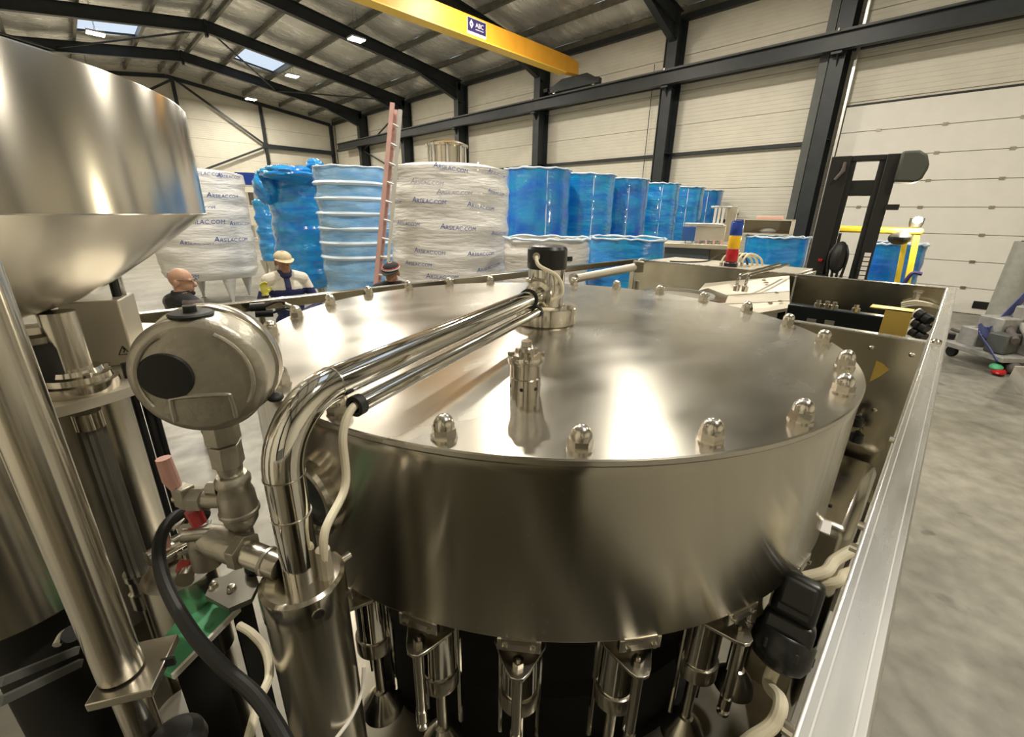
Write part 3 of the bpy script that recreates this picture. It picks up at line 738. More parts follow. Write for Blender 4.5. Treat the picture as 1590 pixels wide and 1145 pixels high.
G().ball(gc + gu * -.05 + gax * .05 - gl_ * s_ * .060, (.010, .010, .006)).build('bezel_latch', M['rubber'], ga)
# stem: goes straight down from the gauge
sx_, sy_ = (gc + gax * .03).x, (gc + gax * .03).y
zb_ = gc.z - GR * .93
g = G(); g.prism(hexa(.0198), .032, (sx_, sy_, zb_ - .030)); g.build('socket_hex', M['cast'], ga, bevel=.001)
g = G(); g.prism(hexa(.0185), .030, (sx_, sy_, zb_ - .063)); g.lathe([(0, zb_ - .078), (.013, zb_ - .078), (.015, zb_ - .063), (0, zb_ - .063)], (sx_, sy_, 0), n=20); g.build('union_nut', M['cast'], ga, bevel=.001)
# isolating valve below the gauge
zv = zb_ - .078
gv = thing('gauge_valve', 'cast steel isolating valve between the gauge and its feed pipe', 'valve', (sx_, sy_, zv - .09))
G().lathe([(0, zv), (.017, zv), (.0205, zv - .006), (.0205, zv - .012), (.018, zv - .018), (.0215, zv - .030), (.0225, zv - .052), (.020, zv - .070), (.013, zv - .082), (0, zv - .084)], (sx_, sy_, 0), n=32).build('body', M['cast'], gv, sharp=50)
G().lathe([(.0215, zv - .050), (.0240, zv - .053), (.0240, zv - .057), (.0215, zv - .060)], (sx_, sy_, 0), n=32).build('body_rib', M['cast'], gv)
lf = -Vector((W.col[0][0], W.col[0][1], 0)).normalized()          # towards picture left, horizontal
fw = Vector((W.col[2][0], W.col[2][1], 0)).normalized()           # away from the camera, horizontal
vb = Vector((sx_, sy_, zv - .038))
G().cyl(vb + lf * .018, vb + lf * .048, .012, n=16).build('bonnet', M['cast'], gv)
g = G(); g.cyl(vb + lf * .042, vb + lf * .060, .016, n=6); g.build('gland_nut', M['cast'], gv)
G().cyl(vb + lf * .058, vb + lf * .082, .006, n=10).build('spindle', M['darksteel'], gv)
G().cyl(vb + lf * .02 + Vector((0, 0, .016)), vb + lf * .034 + Vector((0, 0, .016)), .009, n=12).build('test_plug', M['cast'], gv)
hz = vb + lf * .068
hv_ = G(); hv_.box(hz + Vector((0, 0, .004)), (.018, .022, .030), rz=.4); hv_.build('handle_hub', M['cast'], gv, bevel=.002)
G().tube([hz + lf * .006 + Vector((0, 0, .012)), hz + lf * .012 + Vector((0, 0, .030)), hz + lf * .014 + Vector((0, 0, .060))], [.006, .0095, .0085], 12).build('red_lever', M['pink'], gv)
G().tube([hz - lf * .006 + Vector((0, 0, -.018)), hz - lf * .010 + Vector((0, 0, -.040))], [.010, .009], 12).build('red_lever', M['red'], gv)
G().lathe([(0, zv - .084), (.011, zv - .084), (.011, zv - .100), (0, zv - .100)], (sx_, sy_, 0), n=6).build('outlet_hex', M['cast'], gv)
# feed pipe under it: horizontal tee running behind the chrome riser
zt = zv - .112
fp = thing('feed_pipe', 'grey steel feed pipe with tee running behind the chrome riser', 'pipe', (sx_, sy_, zt))
fa = at(332, 838, .605); fb = at(436, 880, .522); fdr = (fb - fa).normalized()
G().cyl(fa + fdr * .05, fb, .0165, n=24).build('pipe', M['steel'], fp)
G().lathe([(.0165, -.003), (.0185, -.002), (.0185, .002), (.0165, .003)], fb - fdr * .02, fdr, 24).build('weld_seam', M['cast'], fp)
g = G(); g.prism(hexa(.0235), .014, fa + fdr * .040, axes(Vector((0, 0, 1)), fdr)); g.build('union_nut', M['cast'], fp, bevel=.001)
G().tube([fa - fdr * .012, fa + fdr * .004, fa + fdr * .042], [.017, .0205, .0205], 24).build('tee', M['cast'], fp)
G().tube(spline([fa - fdr * .008, fa - fdr * .020 + Vector((0, 0, -.012)), fa - fdr * .022 + Vector((0, 0, -.05))], 5), .018, 18).build('drop_elbow', M['cast'], fp)
G().cyl(fa + Vector((0, 0, .010)), fa + lf * .030 - fw * .012 + Vector((0, 0, .016)), .009, n=14).build('plug', M['steel'], fp)

# ------------------------------------------------------------------ hopper
HC = Vector((-.300, 1.118, 0)); HR = .5; zt_, zb2 = 2.357, 2.190
hp_ = thing('product_hopper', 'big spun steel hopper with dished bottom above the capping turret', 'hopper', (HC.x, HC.y, 1.96))
G().lathe([(HR - .004, zb2 + .004), (HR, zb2), (HR, zt_ - .002), (HR - .001, zt_), (HR - .004, zt_ - .001)], (HC.x, HC.y, 0), n=128).build('shell', M['hopper'], hp_, sharp=50)
G().lathe([(HR, zb2 + .0015), (HR + .0025, zb2), (HR, zb2 - .002)], (HC.x, HC.y, 0), n=96).build('seam', M['steel'], hp_)
prof = [(HR - .001, zb2), (.455, zb2 - .035), (.40, zb2 - .077), (.345, zb2 - .115), (.30, zb2 - .140), (.25, zb2 - .158), (.19, zb2 - .170), (.10, zb2 - .176), (0, zb2 - .178)]
G().lathe(prof, (HC.x, HC.y, 0), n=96).build('dished_bottom', M['hopper'], hp_, sharp=60)
G().lathe([(0, 1.90), (.06, 1.90), (.06, zb2 - .17), (0, zb2 - .17)], (HC.x, HC.y, 0), n=32).build('outlet', M['darksteel'], hp_)

# capping turret under the hopper
TC = Vector((-.14, 1.26, 0))
tu = thing('capping_turret', 'steel capping turret cylinder with a pale ledge below the hopper', 'machine', (TC.x, TC.y, .9))
def arcplate(c, R0, R1, z0, z1, n=96):
    return G().lathe([(R0, z0), (R1, z0), (R1, z1), (R0, z1)], c, n=n, close=True)
arcplate((TC.x, TC.y, 0), .02, .338, 1.885, 1.902).build('ledge_plate', M['creamplate'], tu, sharp=30)
G().lathe([(0, 1.3), (.161, 1.3), (.161, 1.865), (0, 1.865)], (TC.x, TC.y, 0), n=72).build('drum', M['steel'], tu)
G().lathe([(0, 1.865), (.15, 1.865), (.15, 1.885), (0, 1.885)], (TC.x, TC.y, 0), n=48).build('spacer', M['void'], tu)
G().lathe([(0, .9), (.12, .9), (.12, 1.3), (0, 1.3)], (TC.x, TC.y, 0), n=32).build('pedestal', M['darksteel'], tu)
# stub pipe on a stepped flange
def vert_at(px1, py1, D, zlo): p = at(px1, py1, D); return p
b = at(124, 597, 1.0)
st = thing('stub_pipe', 'short satin pipe on a stepped flange standing on the turret ledge', 'pipe', (b.x, b.y, 1.902))
zf0 = 1.902
G().lathe([(0, 0), (.052, 0), (.053, .006), (.053, .018), (.046, .020), (.045, .030), (.036, .032), (.034, .040), (0, .040)], (b.x, b.y, zf0), n=40).build('flange', M['turned'], st, sharp=40)
G().lathe([(0, .04), (.0235, .04), (.0235, .136), (0, .136)], (b.x, b.y, zf0 - .0), n=32).build('tube', M['steel'], st)
for k in range(4):
    a = R_(90 * k + 20); g = G(); g.prism(hexa(.006), .006, (b.x + .041 * math.cos(a), b.y + .041 * math.sin(a), zf0 + .030)); g.build('flange_bolt', M['turned'], st)
# cover box with a printed warning triangle
b0, b1 = at(140, 590, 1.12), at(196, 575, 1.10)
cx_ = (b0 + b1) / 2; ang = math.atan2((b1 - b0).y, (b1 - b0).x)
cb = thing('cover_box', 'tall grey steel cover box with a small warning triangle under the hopper', 'box', (cx_.x, cx_.y, 1.902))
cx2 = cx_ + Vector((-math.sin(ang), math.cos(ang), 0)) * .05
wbox = (b1 - b0).length + .03
G().box((cx2.x, cx2.y, 1.902 + .065), (wbox, .09, .13), rz=ang).build('shell', M['creamplate'], cb, bevel=.003)
ap = Matrix(((math.cos(ang), 0, math.sin(ang)), (math.sin(ang), 0, -math.cos(ang)), (0, 1, 0)))
fo = Vector((cx2.x, cx2.y, 0)) + Vector((math.cos(ang), math.sin(ang), 0)) * (wbox * .36) + Vector((math.sin(ang), -math.cos(ang), 0)) * .0452
g = G(); tri = [(-.009, 0), (.009, 0), (0, .017)]
for i in range(3):
    p, q = tri[i], tri[(i + 1) % 3]; P = lambda t: Vector((fo.x, fo.y, 1.925)) + ap @ Vector((t[0], t[1], .0004))
    g.bar(P(p), P(q), .0014, .0006, up=ap @ Vector((0, 0, 1)))
g.build('warning_triangle', M['inkblack'], cb)
g = G(); g.bar(P((0, .0135)), P((.002, .009)), .0018, .0006, up=ap @ Vector((0, 0, 1))); g.bar(P((.002, .009)), P((-.001, .004)), .0018, .0006, up=ap @ Vector((0, 0, 1))); g.build('warning_bolt', M['inkblack'], cb)
# bright upright rod and black bar put in for the dark slot beside the cover
for (x0, y0), D, r, m, nm, lb in (((197, 480), 1.16, .006, 'chrome', 'guide_rod', 'bright slim guide rod beside the grey cover box'), ((187, 480), 1.15, .007, 'black', 'dark_slot_bar', 'black bar put in for the dark slot between the cover box and the bright guide rod')):
    p = at(x0, y0, D); tag(G().cyl((p.x, p.y, .9), (p.x, p.y, 2.16), r, n=12).build(nm, M[m]), lb, 'rod')
b = at(62, 560, 1.0); t_ = thing('black_motor', 'black motor housing in the shade under the hopper', 'motor', (b.x, b.y, 1.902))
G().lathe([(0, 0), (.045, 0), (.045, .08), (.040, .09), (0, .09)], (b.x - .0, b.y + .02, 1.902), n=32).build('housing', M['black'], t_)
G().lathe([(.03, .09), (.035, .09), (.035, .10), (.03, .105), (0, .105)], (b.x, b.y + .02, 1.902), n=24).build('fan_cover', M['darksteel'], t_)
# ribbed guide hanging in front of the turret drum
b = at(150, 690, .99); 
rb = thing('ribbed_guide', 'dark ribbed guide column in front of the turret drum', 'guide', (b.x, b.y, 1.5))
G().lathe([(0, 1.835), (.020, 1.835), (.020, 1.865), (0, 1.865)], (b.x, b.y, 0), n=32).build('top_collar', M['turned'], rb)
g = G(); g.prism([((.0195 if i % 2 else .0165) * math.cos(PI * i / 12), (.0195 if i % 2 else .0165) * math.sin(PI * i / 12)) for i in range(24)], .315, (b.x, b.y, 1.52)); g.build('ribbed_tube', M['lever'], rb)
G().lathe([(0, 1.44), (.026, 1.44), (.026, 1.475), (.022, 1.478), (.022, 1.505), (.025, 1.507), (.025, 1.52), (0, 1.52)], (b.x, b.y, 0), n=32).build('bottom_fitting', M['steel'], rb)
G().lathe([(0, .9), (.014, .9), (.014, 1.44), (0, 1.44)], (b.x, b.y, 0), n=16).build('shaft', M['darksteel'], rb)
# three thin black rods behind the turret
rods = [((217, 630), (253, 770)), ((236, 645), (266, 770)), ((252, 655), (276, 765))]
for k, (p0, p1) in enumerate(rods):
    p = at(*p1, 1.02 + .01 * k)
    o = G().cyl((p.x, p.y, .9), (p.x, p.y, 1.93), .0058, n=10).build('tie_rod', M['black'])
    tag(o, ['thin black tie rod beside the turret drum, first of three', 'thin black tie rod, middle one of three beside the turret', 'thin black tie rod, last of three towards the gauge'][k], 'rod', 'black tie rods beside the turret')
# vertical post in front and vessel behind it
DB = .50; pB = at(172, 1000, DB); rB = DB * math.tan(R_(2.12))
pc_ = Vector((pB.x, pB.y, 0))
po = thing('front_post', 'satin round post rising past the hopper from a clamp block', 'post', (pc_.x, pc_.y, .9))
zc = at(178, 1052, DB).z
G().lathe([(0, zc + .004), (rB, zc + .004), (rB, 2.6), (0, 2.6)], pc_, n=48).build('sleeve', M['hopper'], po)
G().lathe([(0, .9), (rB * .82, .9), (rB * .82, zc), (0, zc)], pc_, n=40).build('lower_tube', M['turned'], po)
bdir = (at(250, 1030, .55) - at(150, 1110, .47)); bdir.z = 0; bdir.normalize(); ba = math.atan2(bdir.y, bdir.x)
G().box((pc_.x + .010, pc_.y - .002, zc - .004), (.062, .054, .010), rz=ba).build('clamp_block', M['steel'], po, bevel=.001)
G().box((pc_.x + math.cos(ba - PI / 2) * .04, pc_.y + math.sin(ba - PI / 2) * .03, zc - .004), (.003, .012, .0102), rz=ba).build('clamp_slit', M['void'], po)
ve = thing('turret_vessel', 'wide satin steel cylinder standing behind the front post', 'vessel', (-.185, .94, .9))
G().lathe([(0, 1.60), (.101, 1.60), (.105, 1.604), (.105, 1.875), (0, 1.875)], (-.185, .94, 0), n=72).build('shell', M['hopper'], ve)
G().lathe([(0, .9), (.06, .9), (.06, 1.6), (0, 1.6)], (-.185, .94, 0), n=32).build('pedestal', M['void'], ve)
# dark drive boxes and brackets below
bx = at(50, 1080, .62); dk = thing('drive_box', 'dark drive box with cover plates under the wide steel cylinder', 'box', (bx.x, bx.y, .9))
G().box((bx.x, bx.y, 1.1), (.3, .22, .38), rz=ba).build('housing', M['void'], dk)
for k, (q0, q1) in enumerate((((0, 1060), (120, 1010)), ((0, 1090), (125, 1030)))):
    G().bar(at(*q0, .56 - .02 * k), at(*q1, .60 - .02 * k), .005, .008).build('edge_strip', M['framegrey'], dk)
w0 = at(95, 988, .62)
G().tube(spline([at(88, 1002, .60), at(98, 985, .61), at(110, 980, .61), at(118, 986, .61)], 6), .004, 8).build('wire_clip', M['steel'], dk)
G().cyl(at(112, 984, .615), at(112, 984, .60), .009, n=16).build('clip_ring', M['black'], dk)
# red handled small valves
def ballvalve(name, lab, p, a, m):
    v = thing(name, lab, 'valve', p)
    d = Vector((math.cos(a), math.sin(a), 0))
    G().cyl(Vector(p) - d * .03, Vector(p) + d * .03, .013, n=18).build('body', M['steel'], v)
    G().cyl(Vector(p), Vector(p) + Vector((0, 0, .028)), .006, n=10).build('spindle', M['turned'], v)
    return v, d
p = at(262, 850, .80); v, d = ballvalve('hose_valve', 'small valve with a bleached pink handle beside the turret', p, .3, 'pink')
g = G(); g.prism([(-.012, -.014), (.006, -.014), (.010, .004), (.004, .022), (-.012, .022)], .016, p + Vector((-.012, 0, .010)), axes((0, 1, 0), (1, 0, 0))); g.build('pink_handle', M['pink'], v, bevel=.002)
G().tube([p + Vector((.01, 0, .03)), p + Vector((.035, .01, .035)), p + Vector((.06, 0, .018)), p + Vector((.045, -.03, .005))], .004, 8).build('lever_plate', M['alu'], v)
p = at(294, 880, .76); v, d = ballvalve('red_knob_valve', 'small valve with a red faceted knob above the green plate', p, 1.2, 'red')
G().lathe([(0, 0), (.009, 0), (.014, .008), (.014, .020), (.009, .028), (0, .029)], p - Vector((0, 0, .012)) , (-.25, -.2, .95), 8).build('red_knob', M['red'], v, sharp=20)
p = at(303, 805, .80); v, d = ballvalve('drain_valve', 'small drain valve with a dull red handle below the gauge valve', p, 1.0, 'red')
g = G(); g.box(p + Vector((0, 0, .02)), (.014, .014, .045)); g.build('dull_red_handle', mat('dull_red', (.38, .10, .06), .5), v, bevel=.003)
tt = at(243, 890, .80); ds = thing('steel_pot', 'short open steel pot carrying small valves over the green plate', 'pot', (tt.x, tt.y, 1.4))
pt = at(278, 885, .84)
G().lathe([(.052, 1.40), (.055, 1.40), (.055, 1.588), (.052, 1.588), (.051, 1.575), (0, 1.575)], (pt.x, pt.y, 0), n=48).build('shell', M['steel'], ds)
G().lathe([(0, .9), (.045, .9), (.045, 1.40), (0, 1.40)], (pt.x, pt.y, 0), n=32).build('pedestal', M['darksteel'], ds)
for q_, r0 in (((262, 868), .014), ((296, 862), .012)):
    z_ = 1.575; c_ = on(*q_, 'z', 1.58); G().lathe([(r0 * .5, 0), (r0, 0), (r0, .010), (r0 * .5, .010)], c_, n=20).build('threaded_ring', M['darksteel'], ds)
# green plate on its bracket
zg = 1.53
gq = [on(x, y, 'z', zg) for x, y in ((300, 930), (376, 940), (268, 1050), (225, 1030))]
gpl = thing('green_plate', 'green plastic plate with pale edge beside the black cable', 'plate', (gq[1].x, gq[1].y, zg))
g = G(); g.add([p for p in gq] + [p - Vector((0, 0, .008)) for p in gq], [(0, 1, 2, 3), (7, 6, 5, 4), (0, 4, 5, 1), (1, 5, 6, 2), (2, 6, 7, 3), (3, 7, 4, 0)]); g.build('plate', M['green'], gpl)
e0, e1 = gq[1], gq[2]; G().bar(e0 + Vector((0, 0, -.002)) , e1 + Vector((0, 0, -.002)), .005, .010).build('pale_edge', M['white'], gpl)
for x, y in ((363, 947), (324, 972), (310, 990)):
    G().lathe([(0, 0), (.006, 0), (.006, .002), (0, .003)], on(x, y, 'z', zg), n=12).build('screw', M['green'], gpl)
mid = (gq[0] + gq[1] + gq[2] + gq[3]) / 4
G().span((mid.x - .03, mid.y - .03, .9), (mid.x + .03, mid.y + .03, zg - .008)).build('bracket', M['void'], gpl)
# grey lever plate behind the column and other dark bits
la = thing('lever_plate', 'grey shaped lever plate with round boss beyond the green plate', 'plate', at(385, 915, .66))
zl = 1.575
poly = [on(x, y, 'z', zl) for x, y in ((318, 925), (330, 900), (352, 893), (372, 880), (392, 878), (402, 905), (390, 930), (355, 945))]
o0 = poly[0]; k = len(poly)
g = G(); g.add(poly + [p - Vector((0, 0, .010)) for p in poly], [tuple(range(k)), tuple(range(2 * k - 1, k - 1, -1))] + [(i, (i + 1) % k, k + (i + 1) % k, k + i) for i in range(k)]); g.build('plate', M['lever'], la)
for x, y in ((360, 916), (332, 912)): G().lathe([(0, 0), (.008, 0), (.006, .008), (0, .009)], on(x, y, 'z', zl), n=14).build('bolt', M['turned'], la)
c_ = on(398, 886, 'z', zl); G().ball(c_ + Vector((0, 0, .01)), (.018, .018, .018)).build('ball_knob', M['black'], la)
G().span((o0.x + .03, o0.y - .02, .9), (o0.x + .06, o0.y + .01, zl - .01)).build('stand', M['void'], la)
# black gearbox with painted cover between post and column
gb = at(350, 1070, .50); gx = thing('black_gearbox', 'black gearbox with grey scuffed cover between the post and the column', 'gearbox', (gb.x, gb.y, .9))
G().box((gb.x, gb.y, 1.26), (.10, .10, .3), rz=.5).build('housing', M['void'], gx, bevel=.012)
G().box((gb.x + .01, gb.y + .02, 1.425), (.07, .06, .03), rz=.5).build('cover', M['darksteel'], gx, bevel=.006)
G().cyl((gb.x - .03, gb.y - .04, .9), (gb.x - .03, gb.y - .04, 1.42), .022, n=20).build('black_leg', M['black'], gx)
G().lathe([(0, 0), (.028, 0), (.026, .012), (.018, .022), (0, .026)], at(275, 1160, .46), n=24).build('black_dome', M['black'], gx)
# pale deck pieces glimpsed low down
for (x, y), lab in (((290, 1105), 'pale curved guide sheet low down beside the post'),):
    p = on(x, y, 'z', 1.2); o = G().lathe([(0, 0), (.055, 0), (.055, .006), (0, .006)], p, n=40).build('guide_sheet', M['white']); tag(o, lab, 'sheet')
# cables on the near side
cb_ = thing('black_cable', 'thick black cable sweeping down in front of the green plate', 'cable', at(300, 985, .6))
G().tube(spline([at(300, 797, .80), at(275, 800, .77), at(252, 828, .72), at(247, 868, .68), at(262, 920, .62), at(300, 985, .55), at(345, 1035, .49), at(400, 1085, .43), at(442, 1150, .38), at(455, 1190, .36)], 8), .0082, 12).build('sheath', M['rubber'], cb_)
G().cyl(at(302, 797, .80), at(318, 800, .81), .011, n=12).build('plug', M['black'], cb_)
cc = G().tube(spline([at(372, 972, .60), at(392, 985, .57), at(412, 1010, .54), at(418, 1050, .50), at(402, 1090, .47), at(385, 1150, .44)], 8), .0055, 10).build('cream_hose', M['cream']); tag(cc, 'thin cream hose beside the support column', 'hose')
cc = G().tube(spline([at(565, 1035, .50), at(562, 1075, .49), at(545, 1115, .47), at(520, 1150, .45)], 8), .0028, 8).build('pale_wire', M['white']); tag(cc, 'thin pale wire hanging against the support column', 'wire')

# ------------------------------------------------------------------ actuator and hoses in the near corner
pa_ = at(1238, 930, .80); pb_ = at(1205, 1030, .74); axd = (pb_ - pa_).normalized()
ac = thing('valve_actuator', 'black plastic valve actuator with domed end beside the near rail', 'actuator', pa_ - Vector((0, 0, .2)))
sd = axd.cross((CAM - pa_).normalized()).normalized(); bk = axd.cross(sd).normalized()
mx_ = Matrix((sd, axd, bk)).transposed()
g = G(); g.box(pa_ - axd * .005, (.070, .080, .075), mtx=mx_); g.build('housing', M['black'], ac, bevel=.012)
fr_ = -bk if bk.dot(CAM - pa_) < 0 else bk
g = G(); g.box(pa_ - axd * .010 + fr_ * .036, (.052, .050, .012), mtx=mx_); g.build('lid_pad', M['rubber'], ac, bevel=.008)
g = G(); g.box(pa_ + axd * .06, (.080, .06, .065), mtx=mx_); g.build('shoulder', M['black'], ac, bevel=.010)
G().lathe([(.044, .06), (.048, .065), (.048, .10), (.040, .118), (.022, .128), (0, .130)], pa_, axd, 32).build('domed_end', M['black'], ac, sharp=50)
g = G(); g.prism(hexa(.050), .018, pa_ + axd * .078, axes(sd, axd)); g.build('hex_collar', M['rubber'], ac, bevel=.002)
hs = pa_ + axd * .13
hl = G().tube(spline([hs - axd * .006, hs + axd * .03, at(1212, 1090, .66), at(1200, 1125, .63), at(1165, 1150, .60), at(1130, 1180, .58)], 8), .011, 12).build('cream_hose', M['cream']); tag(hl, 'cream hose leaving the domed end of the black actuator', 'hose')
hl = G().tube(spline([pa_ - axd * .04, at(1282, 888, .84), at(1295, 872, .87), at(1318, 858, .90), at(1340, 850, .93)], 8), .010, 12).build('cream_hose', M['cream']); tag(hl, 'cream hose arching from the actuator top to the near rail', 'hose')
hl = G().tube(spline([pa_ - axd * .02 - fr_ * .02, at(1298, 905, .84), at(1310, 893, .86), at(1330, 886, .88)], 8), .009, 12).build('cream_hose', M['cream']); tag(hl, 'lower cream hose tucked under the near rail', 'hose')
# grey rounded housing in the corner
ph_ = at(1312, 800, 1.15)
cg = thing('corner_housing', 'rounded grey steel housing with a small white label inside the near rail', 'housing', (ph_.x, ph_.y, .9))
G().span((ph_.x - .08, .012, .9), (ph_.x + .34, .16, 1.55)).build('shell', M['plate'], cg, bevel=.025)
p = on(1281, 818, 'z', 1.5525)
G().box((p.x, p.y, 1.552), (.05, .022, .002), rz=.1).build('label', M['paper'], cg)
G().lathe([(0, 0), (.004, 0), (.004, .003), (0, .003)], (p.x + .10, .07, 1.55), n=10).build('screw', M['black'], cg)
G().span((ph_.x + .34, .005, 1.0), (XI, .30, 1.42)).build('inner_shelf', M['plate'], cg)
# black fittings against the bowl
for k, (x, y) in enumerate(((1330, 655), (1330, 680))):
    p = at(x, y, 1.46 ); p.y = max(p.y, .02)
    o = thing('black_fitting', ['black push fitting beside the bowl, upper one', 'black push fitting beside the bowl, lower one'][k], 'fitting', p, 0, 'black fittings beside the bowl')
    G().cyl(p + Vector((-.0, 0, -.012)), p + Vector((0, 0, .012)), .015, n=16).build('body', M['black'], o)
    G().cyl(p + Vector((0, 0, .012)), p + Vector((0, 0, .020)), .007, n=10).build('button', M['rubber'], o)
    G().cyl(p, p + Vector((.075 , 0, 0)), .004, n=8).build('stem', M['darksteel'], o)

# ------------------------------------------------------------------ far end of the machine
ec = thing('electric_cabinet', 'steel electric cabinet with milky film top at the far end of the machine', 'cabinet', (3.2, 1.14, 0))
G().span((XF + .035, .64, .15), (3.5, YFL, 1.875)).build('body', M['plate'], ec, bevel=.004)
G().span((XF + .035, .66, 1.876), (3.48, YFL - .04, 1.888)).build('film_top', M['creamplate'], ec, bevel=.003)
for x in (3.0, 3.42):
    for y in (.72, YFL - .1): G().cyl((x, y, 0), (x, y, .15), .03, n=12).build('foot', M['rubber'], ec)
p = on(1162, 414, 'z', 1.889); G().lathe([(0, 0), (.008, 0), (.008, .004), (0, .006)], p, n=10).build('screw', M['darksteel'], ec)
for k in range(5):
    x0 = 1119 + 8 * k
    a = on(x0, 413, 'z', 1.89); b_ = a + Vector((.14, -.04, 0))
    G().cyl(a, a + Vector((0, 0, .022)), .011, n=12).build('cable_gland', M['steel'], ec)
    G().tube(spline([a + Vector((0, 0, .02)), a + Vector((.02, -.006, .055)), a + Vector((.08, -.02, .078)), b_ + Vector((.06, -.01, .045)), b_ + Vector((.10, -.02, 0))], 6), .0075, 8).build('cable', M['cream'] if k != 1 else M['black'], ec)
c = G().tube(spline([on(1040, 406, 'z', 1.893), on(1075, 407, 'z', 1.893), on(1100, 405, 'z', 1.893), on(1118, 395, 'z', 1.92), on(1130, 396, 'z', 1.91)], 6), .0055, 8).build('black_lead', M['black'])
tag(c, 'black lead lying across the cabinet top', 'cable')
sp_ = at(1137, 395, 3.3); sl = thing('stack_light', 'blue, yellow and red signal tower light on the electric cabinet', 'signal light', (sp_.x, sp_.y, 1.889))
zs = 1.889; ztop = at(1142, 345, 3.3).z; hh = (ztop - zs - .03) / 3
G().lathe([(0, 0), (.042, 0), (.042, .022), (.034, .03), (0, .03)], (sp_.x, sp_.y, zs), n=24).build('foot', M['black'], sl)
for k, mm in enumerate(('redlens', 'amber', 'blue')):
    z0 = zs + .03 + k * hh
    G().lathe([(0, .002), (.036, .002), (.038, .006), (.038, hh - .006), (.036, hh - .002), (0, hh - .002)], (sp_.x, sp_.y, z0), n=28).build('lens', M[mm], sl)
G().lathe([(0, 0), (.037, 0), (.034, .010), (0, .012)], (sp_.x, sp_.y, ztop), n=24).build('top_cap', M['blue'], sl)
# inner covers between the bowl and the end plate
ic = thing('inner_cover', 'milky film covered folded plates between bowl and electric cabinet', 'cover', (2.3, 1.0, 1.5))
q = [on(1010, 458, 'z', 1.80), on(1222, 470, 'z', 1.80), on(1222, 432, 'z', 1.83), on(1085, 436, 'z', 1.83)]
def slab(name, q, h, m, par):
    k = len(q); g = G(); g.add(list(q) + [p - Vector((0, 0, h)) for p in q], [tuple(range(k)), tuple(range(2 * k - 1, k - 1, -1))] + [(i, (i + 1) % k, k + (i + 1) % k, k + i) for i in range(k)]); return g.build(name, m, par)
slab('upper_plate', [on(1075, 462, 'x', 2.6), on(1226, 452, 'x', 2.6), on(1226, 428, 'x', 2.89), on(1095, 440, 'x', 2.89)], .006, M['creamplate'], ic)
slab('middle_plate', [on(1085, 474, 'x', 2.32), on(1226, 467, 'x', 2.32), on(1226, 453, 'x', 2.59), on(1072, 463, 'x', 2.59)], .006, M['creamplate'], ic)
slab('front_plate', [on(1150, 491, 'x', 2.08), on(1226, 478, 'x', 2.08), on(1226, 468, 'x', 2.31), on(1085, 475, 'x', 2.31)], .014, M['creamplate'], ic)
for x, y, xx in ((1190, 440, 2.75), (1206, 455, 2.56), (1186, 436, 2.8), (1196, 471, 2.28), (1212, 469, 2.28)):
    G().lathe([(0, 0), (.010, 0), (.010, .006), (0, .008)], on(x, y, 'x', xx), n=10).build('button_screw', M['darksteel'], ic)
G().span((2.35, .66, .9), (2.85, 1.05, 1.78)).build('carcass', M['plate'], ic)
for k, (x, y) in enumerate(((1143, 452), (1156, 453))):
    a = on(x, y, 'x', 2.60); b_ = on(x + 68, y - 42, 'x', XF - .005)
    h_ = thing('loop_handle', ['bright loop handle on the inner cover, next to the bowl', 'second bright loop handle on the inner cover, next to the smoked box'][k], 'handle', a, 0, 'loop handles on the inner cover')
    G().tube(spline([a, a + Vector((0, 0, .05)), a + Vector((.015, 0, .075)), a + Vector((.05, 0, .090)), a.lerp(b_, .5) + Vector((0, 0, .045)), b_], 6), .008, 12).build('bar', M['chrome'], h_)
    G().lathe([(0, 0), (.017, 0), (.017, .03), (.012, .034), (0, .034)], a, n=16).build('socket', M['turned'], h_)
tr_ = thing('clear_tray', 'clear plastic curved guard beside the inner cover behind the bowl', 'guard', on(1050, 450, 'z', 1.80))
ct = on(1052, 458, 'x', 2.25)
g = G(); g.lathe([(.16, 0), (.185, 0), (.185, .010), (.16, .010)], ct, n=48, close=True); g.build('ring', M['clear'], tr_)
G().lathe([(0, -.10), (.15, -.10), (.15, -.004), (0, -.004)], ct, n=40).build('pot', M['darksteel'], tr_)
G().lathe([(0, -.30), (.05, -.30), (.05, -.10), (0, -.10)], ct, n=20).build('stalk', M['darksteel'], tr_)
# roller arm behind the bowl and rear posts
ra = thing('roller_arm', 'pale satin roller bar lying behind the bowl rim', 'bar', at(950, 428, 2.35))
a, b_ = at(893, 433, 2.2), at(991, 414, 2.5)
G().cyl(a, b_, .021, n=24).build('roller', M['creamplate'], ra); dr = (b_ - a).normalized()
G().cyl(a - dr * .02, a, .028, n=20).build('end_cap', M['turned'], ra)
G().cyl((b_.x, b_.y, 1.2), (b_.x, b_.y, 1.86), .016, n=14).build('upright', M['darksteel'], ra)
G().box((b_.x, b_.y, b_.z), (.07, .05, .06), rz=.7).build('clamp', M['darksteel'], ra, bevel=.004)
c = G().tube(spline([at(998, 402, 2.6), at(992, 404, 2.57), at(986, 418, 2.53), at(985, 447, 2.5)], 6), .004, 8).build('hanging_lead', M['white']); tag(c, 'thin white lead hanging from the rear corner of the guard frame', 'cable')
sn = thing('black_sensor', 'pair of black sensor plugs behind the gauge', 'sensor', at(410, 478, 1.66))
for (x0, y0, x1, y1) in ((388, 478, 412, 476), (396, 487, 424, 486)):
    G().cyl(at(x0, y0, 1.66), at(x1, y1, 1.66), .014, n=14).build('plug', M['black'], sn)
    G().tube(spline([at(x1, y1, 1.66), at(x1 + 18, y1 - 7, 1.66), at(x1 + 30, y1 - 6, 1.67)], 5), .004, 8).build('lead', M['black'], sn)
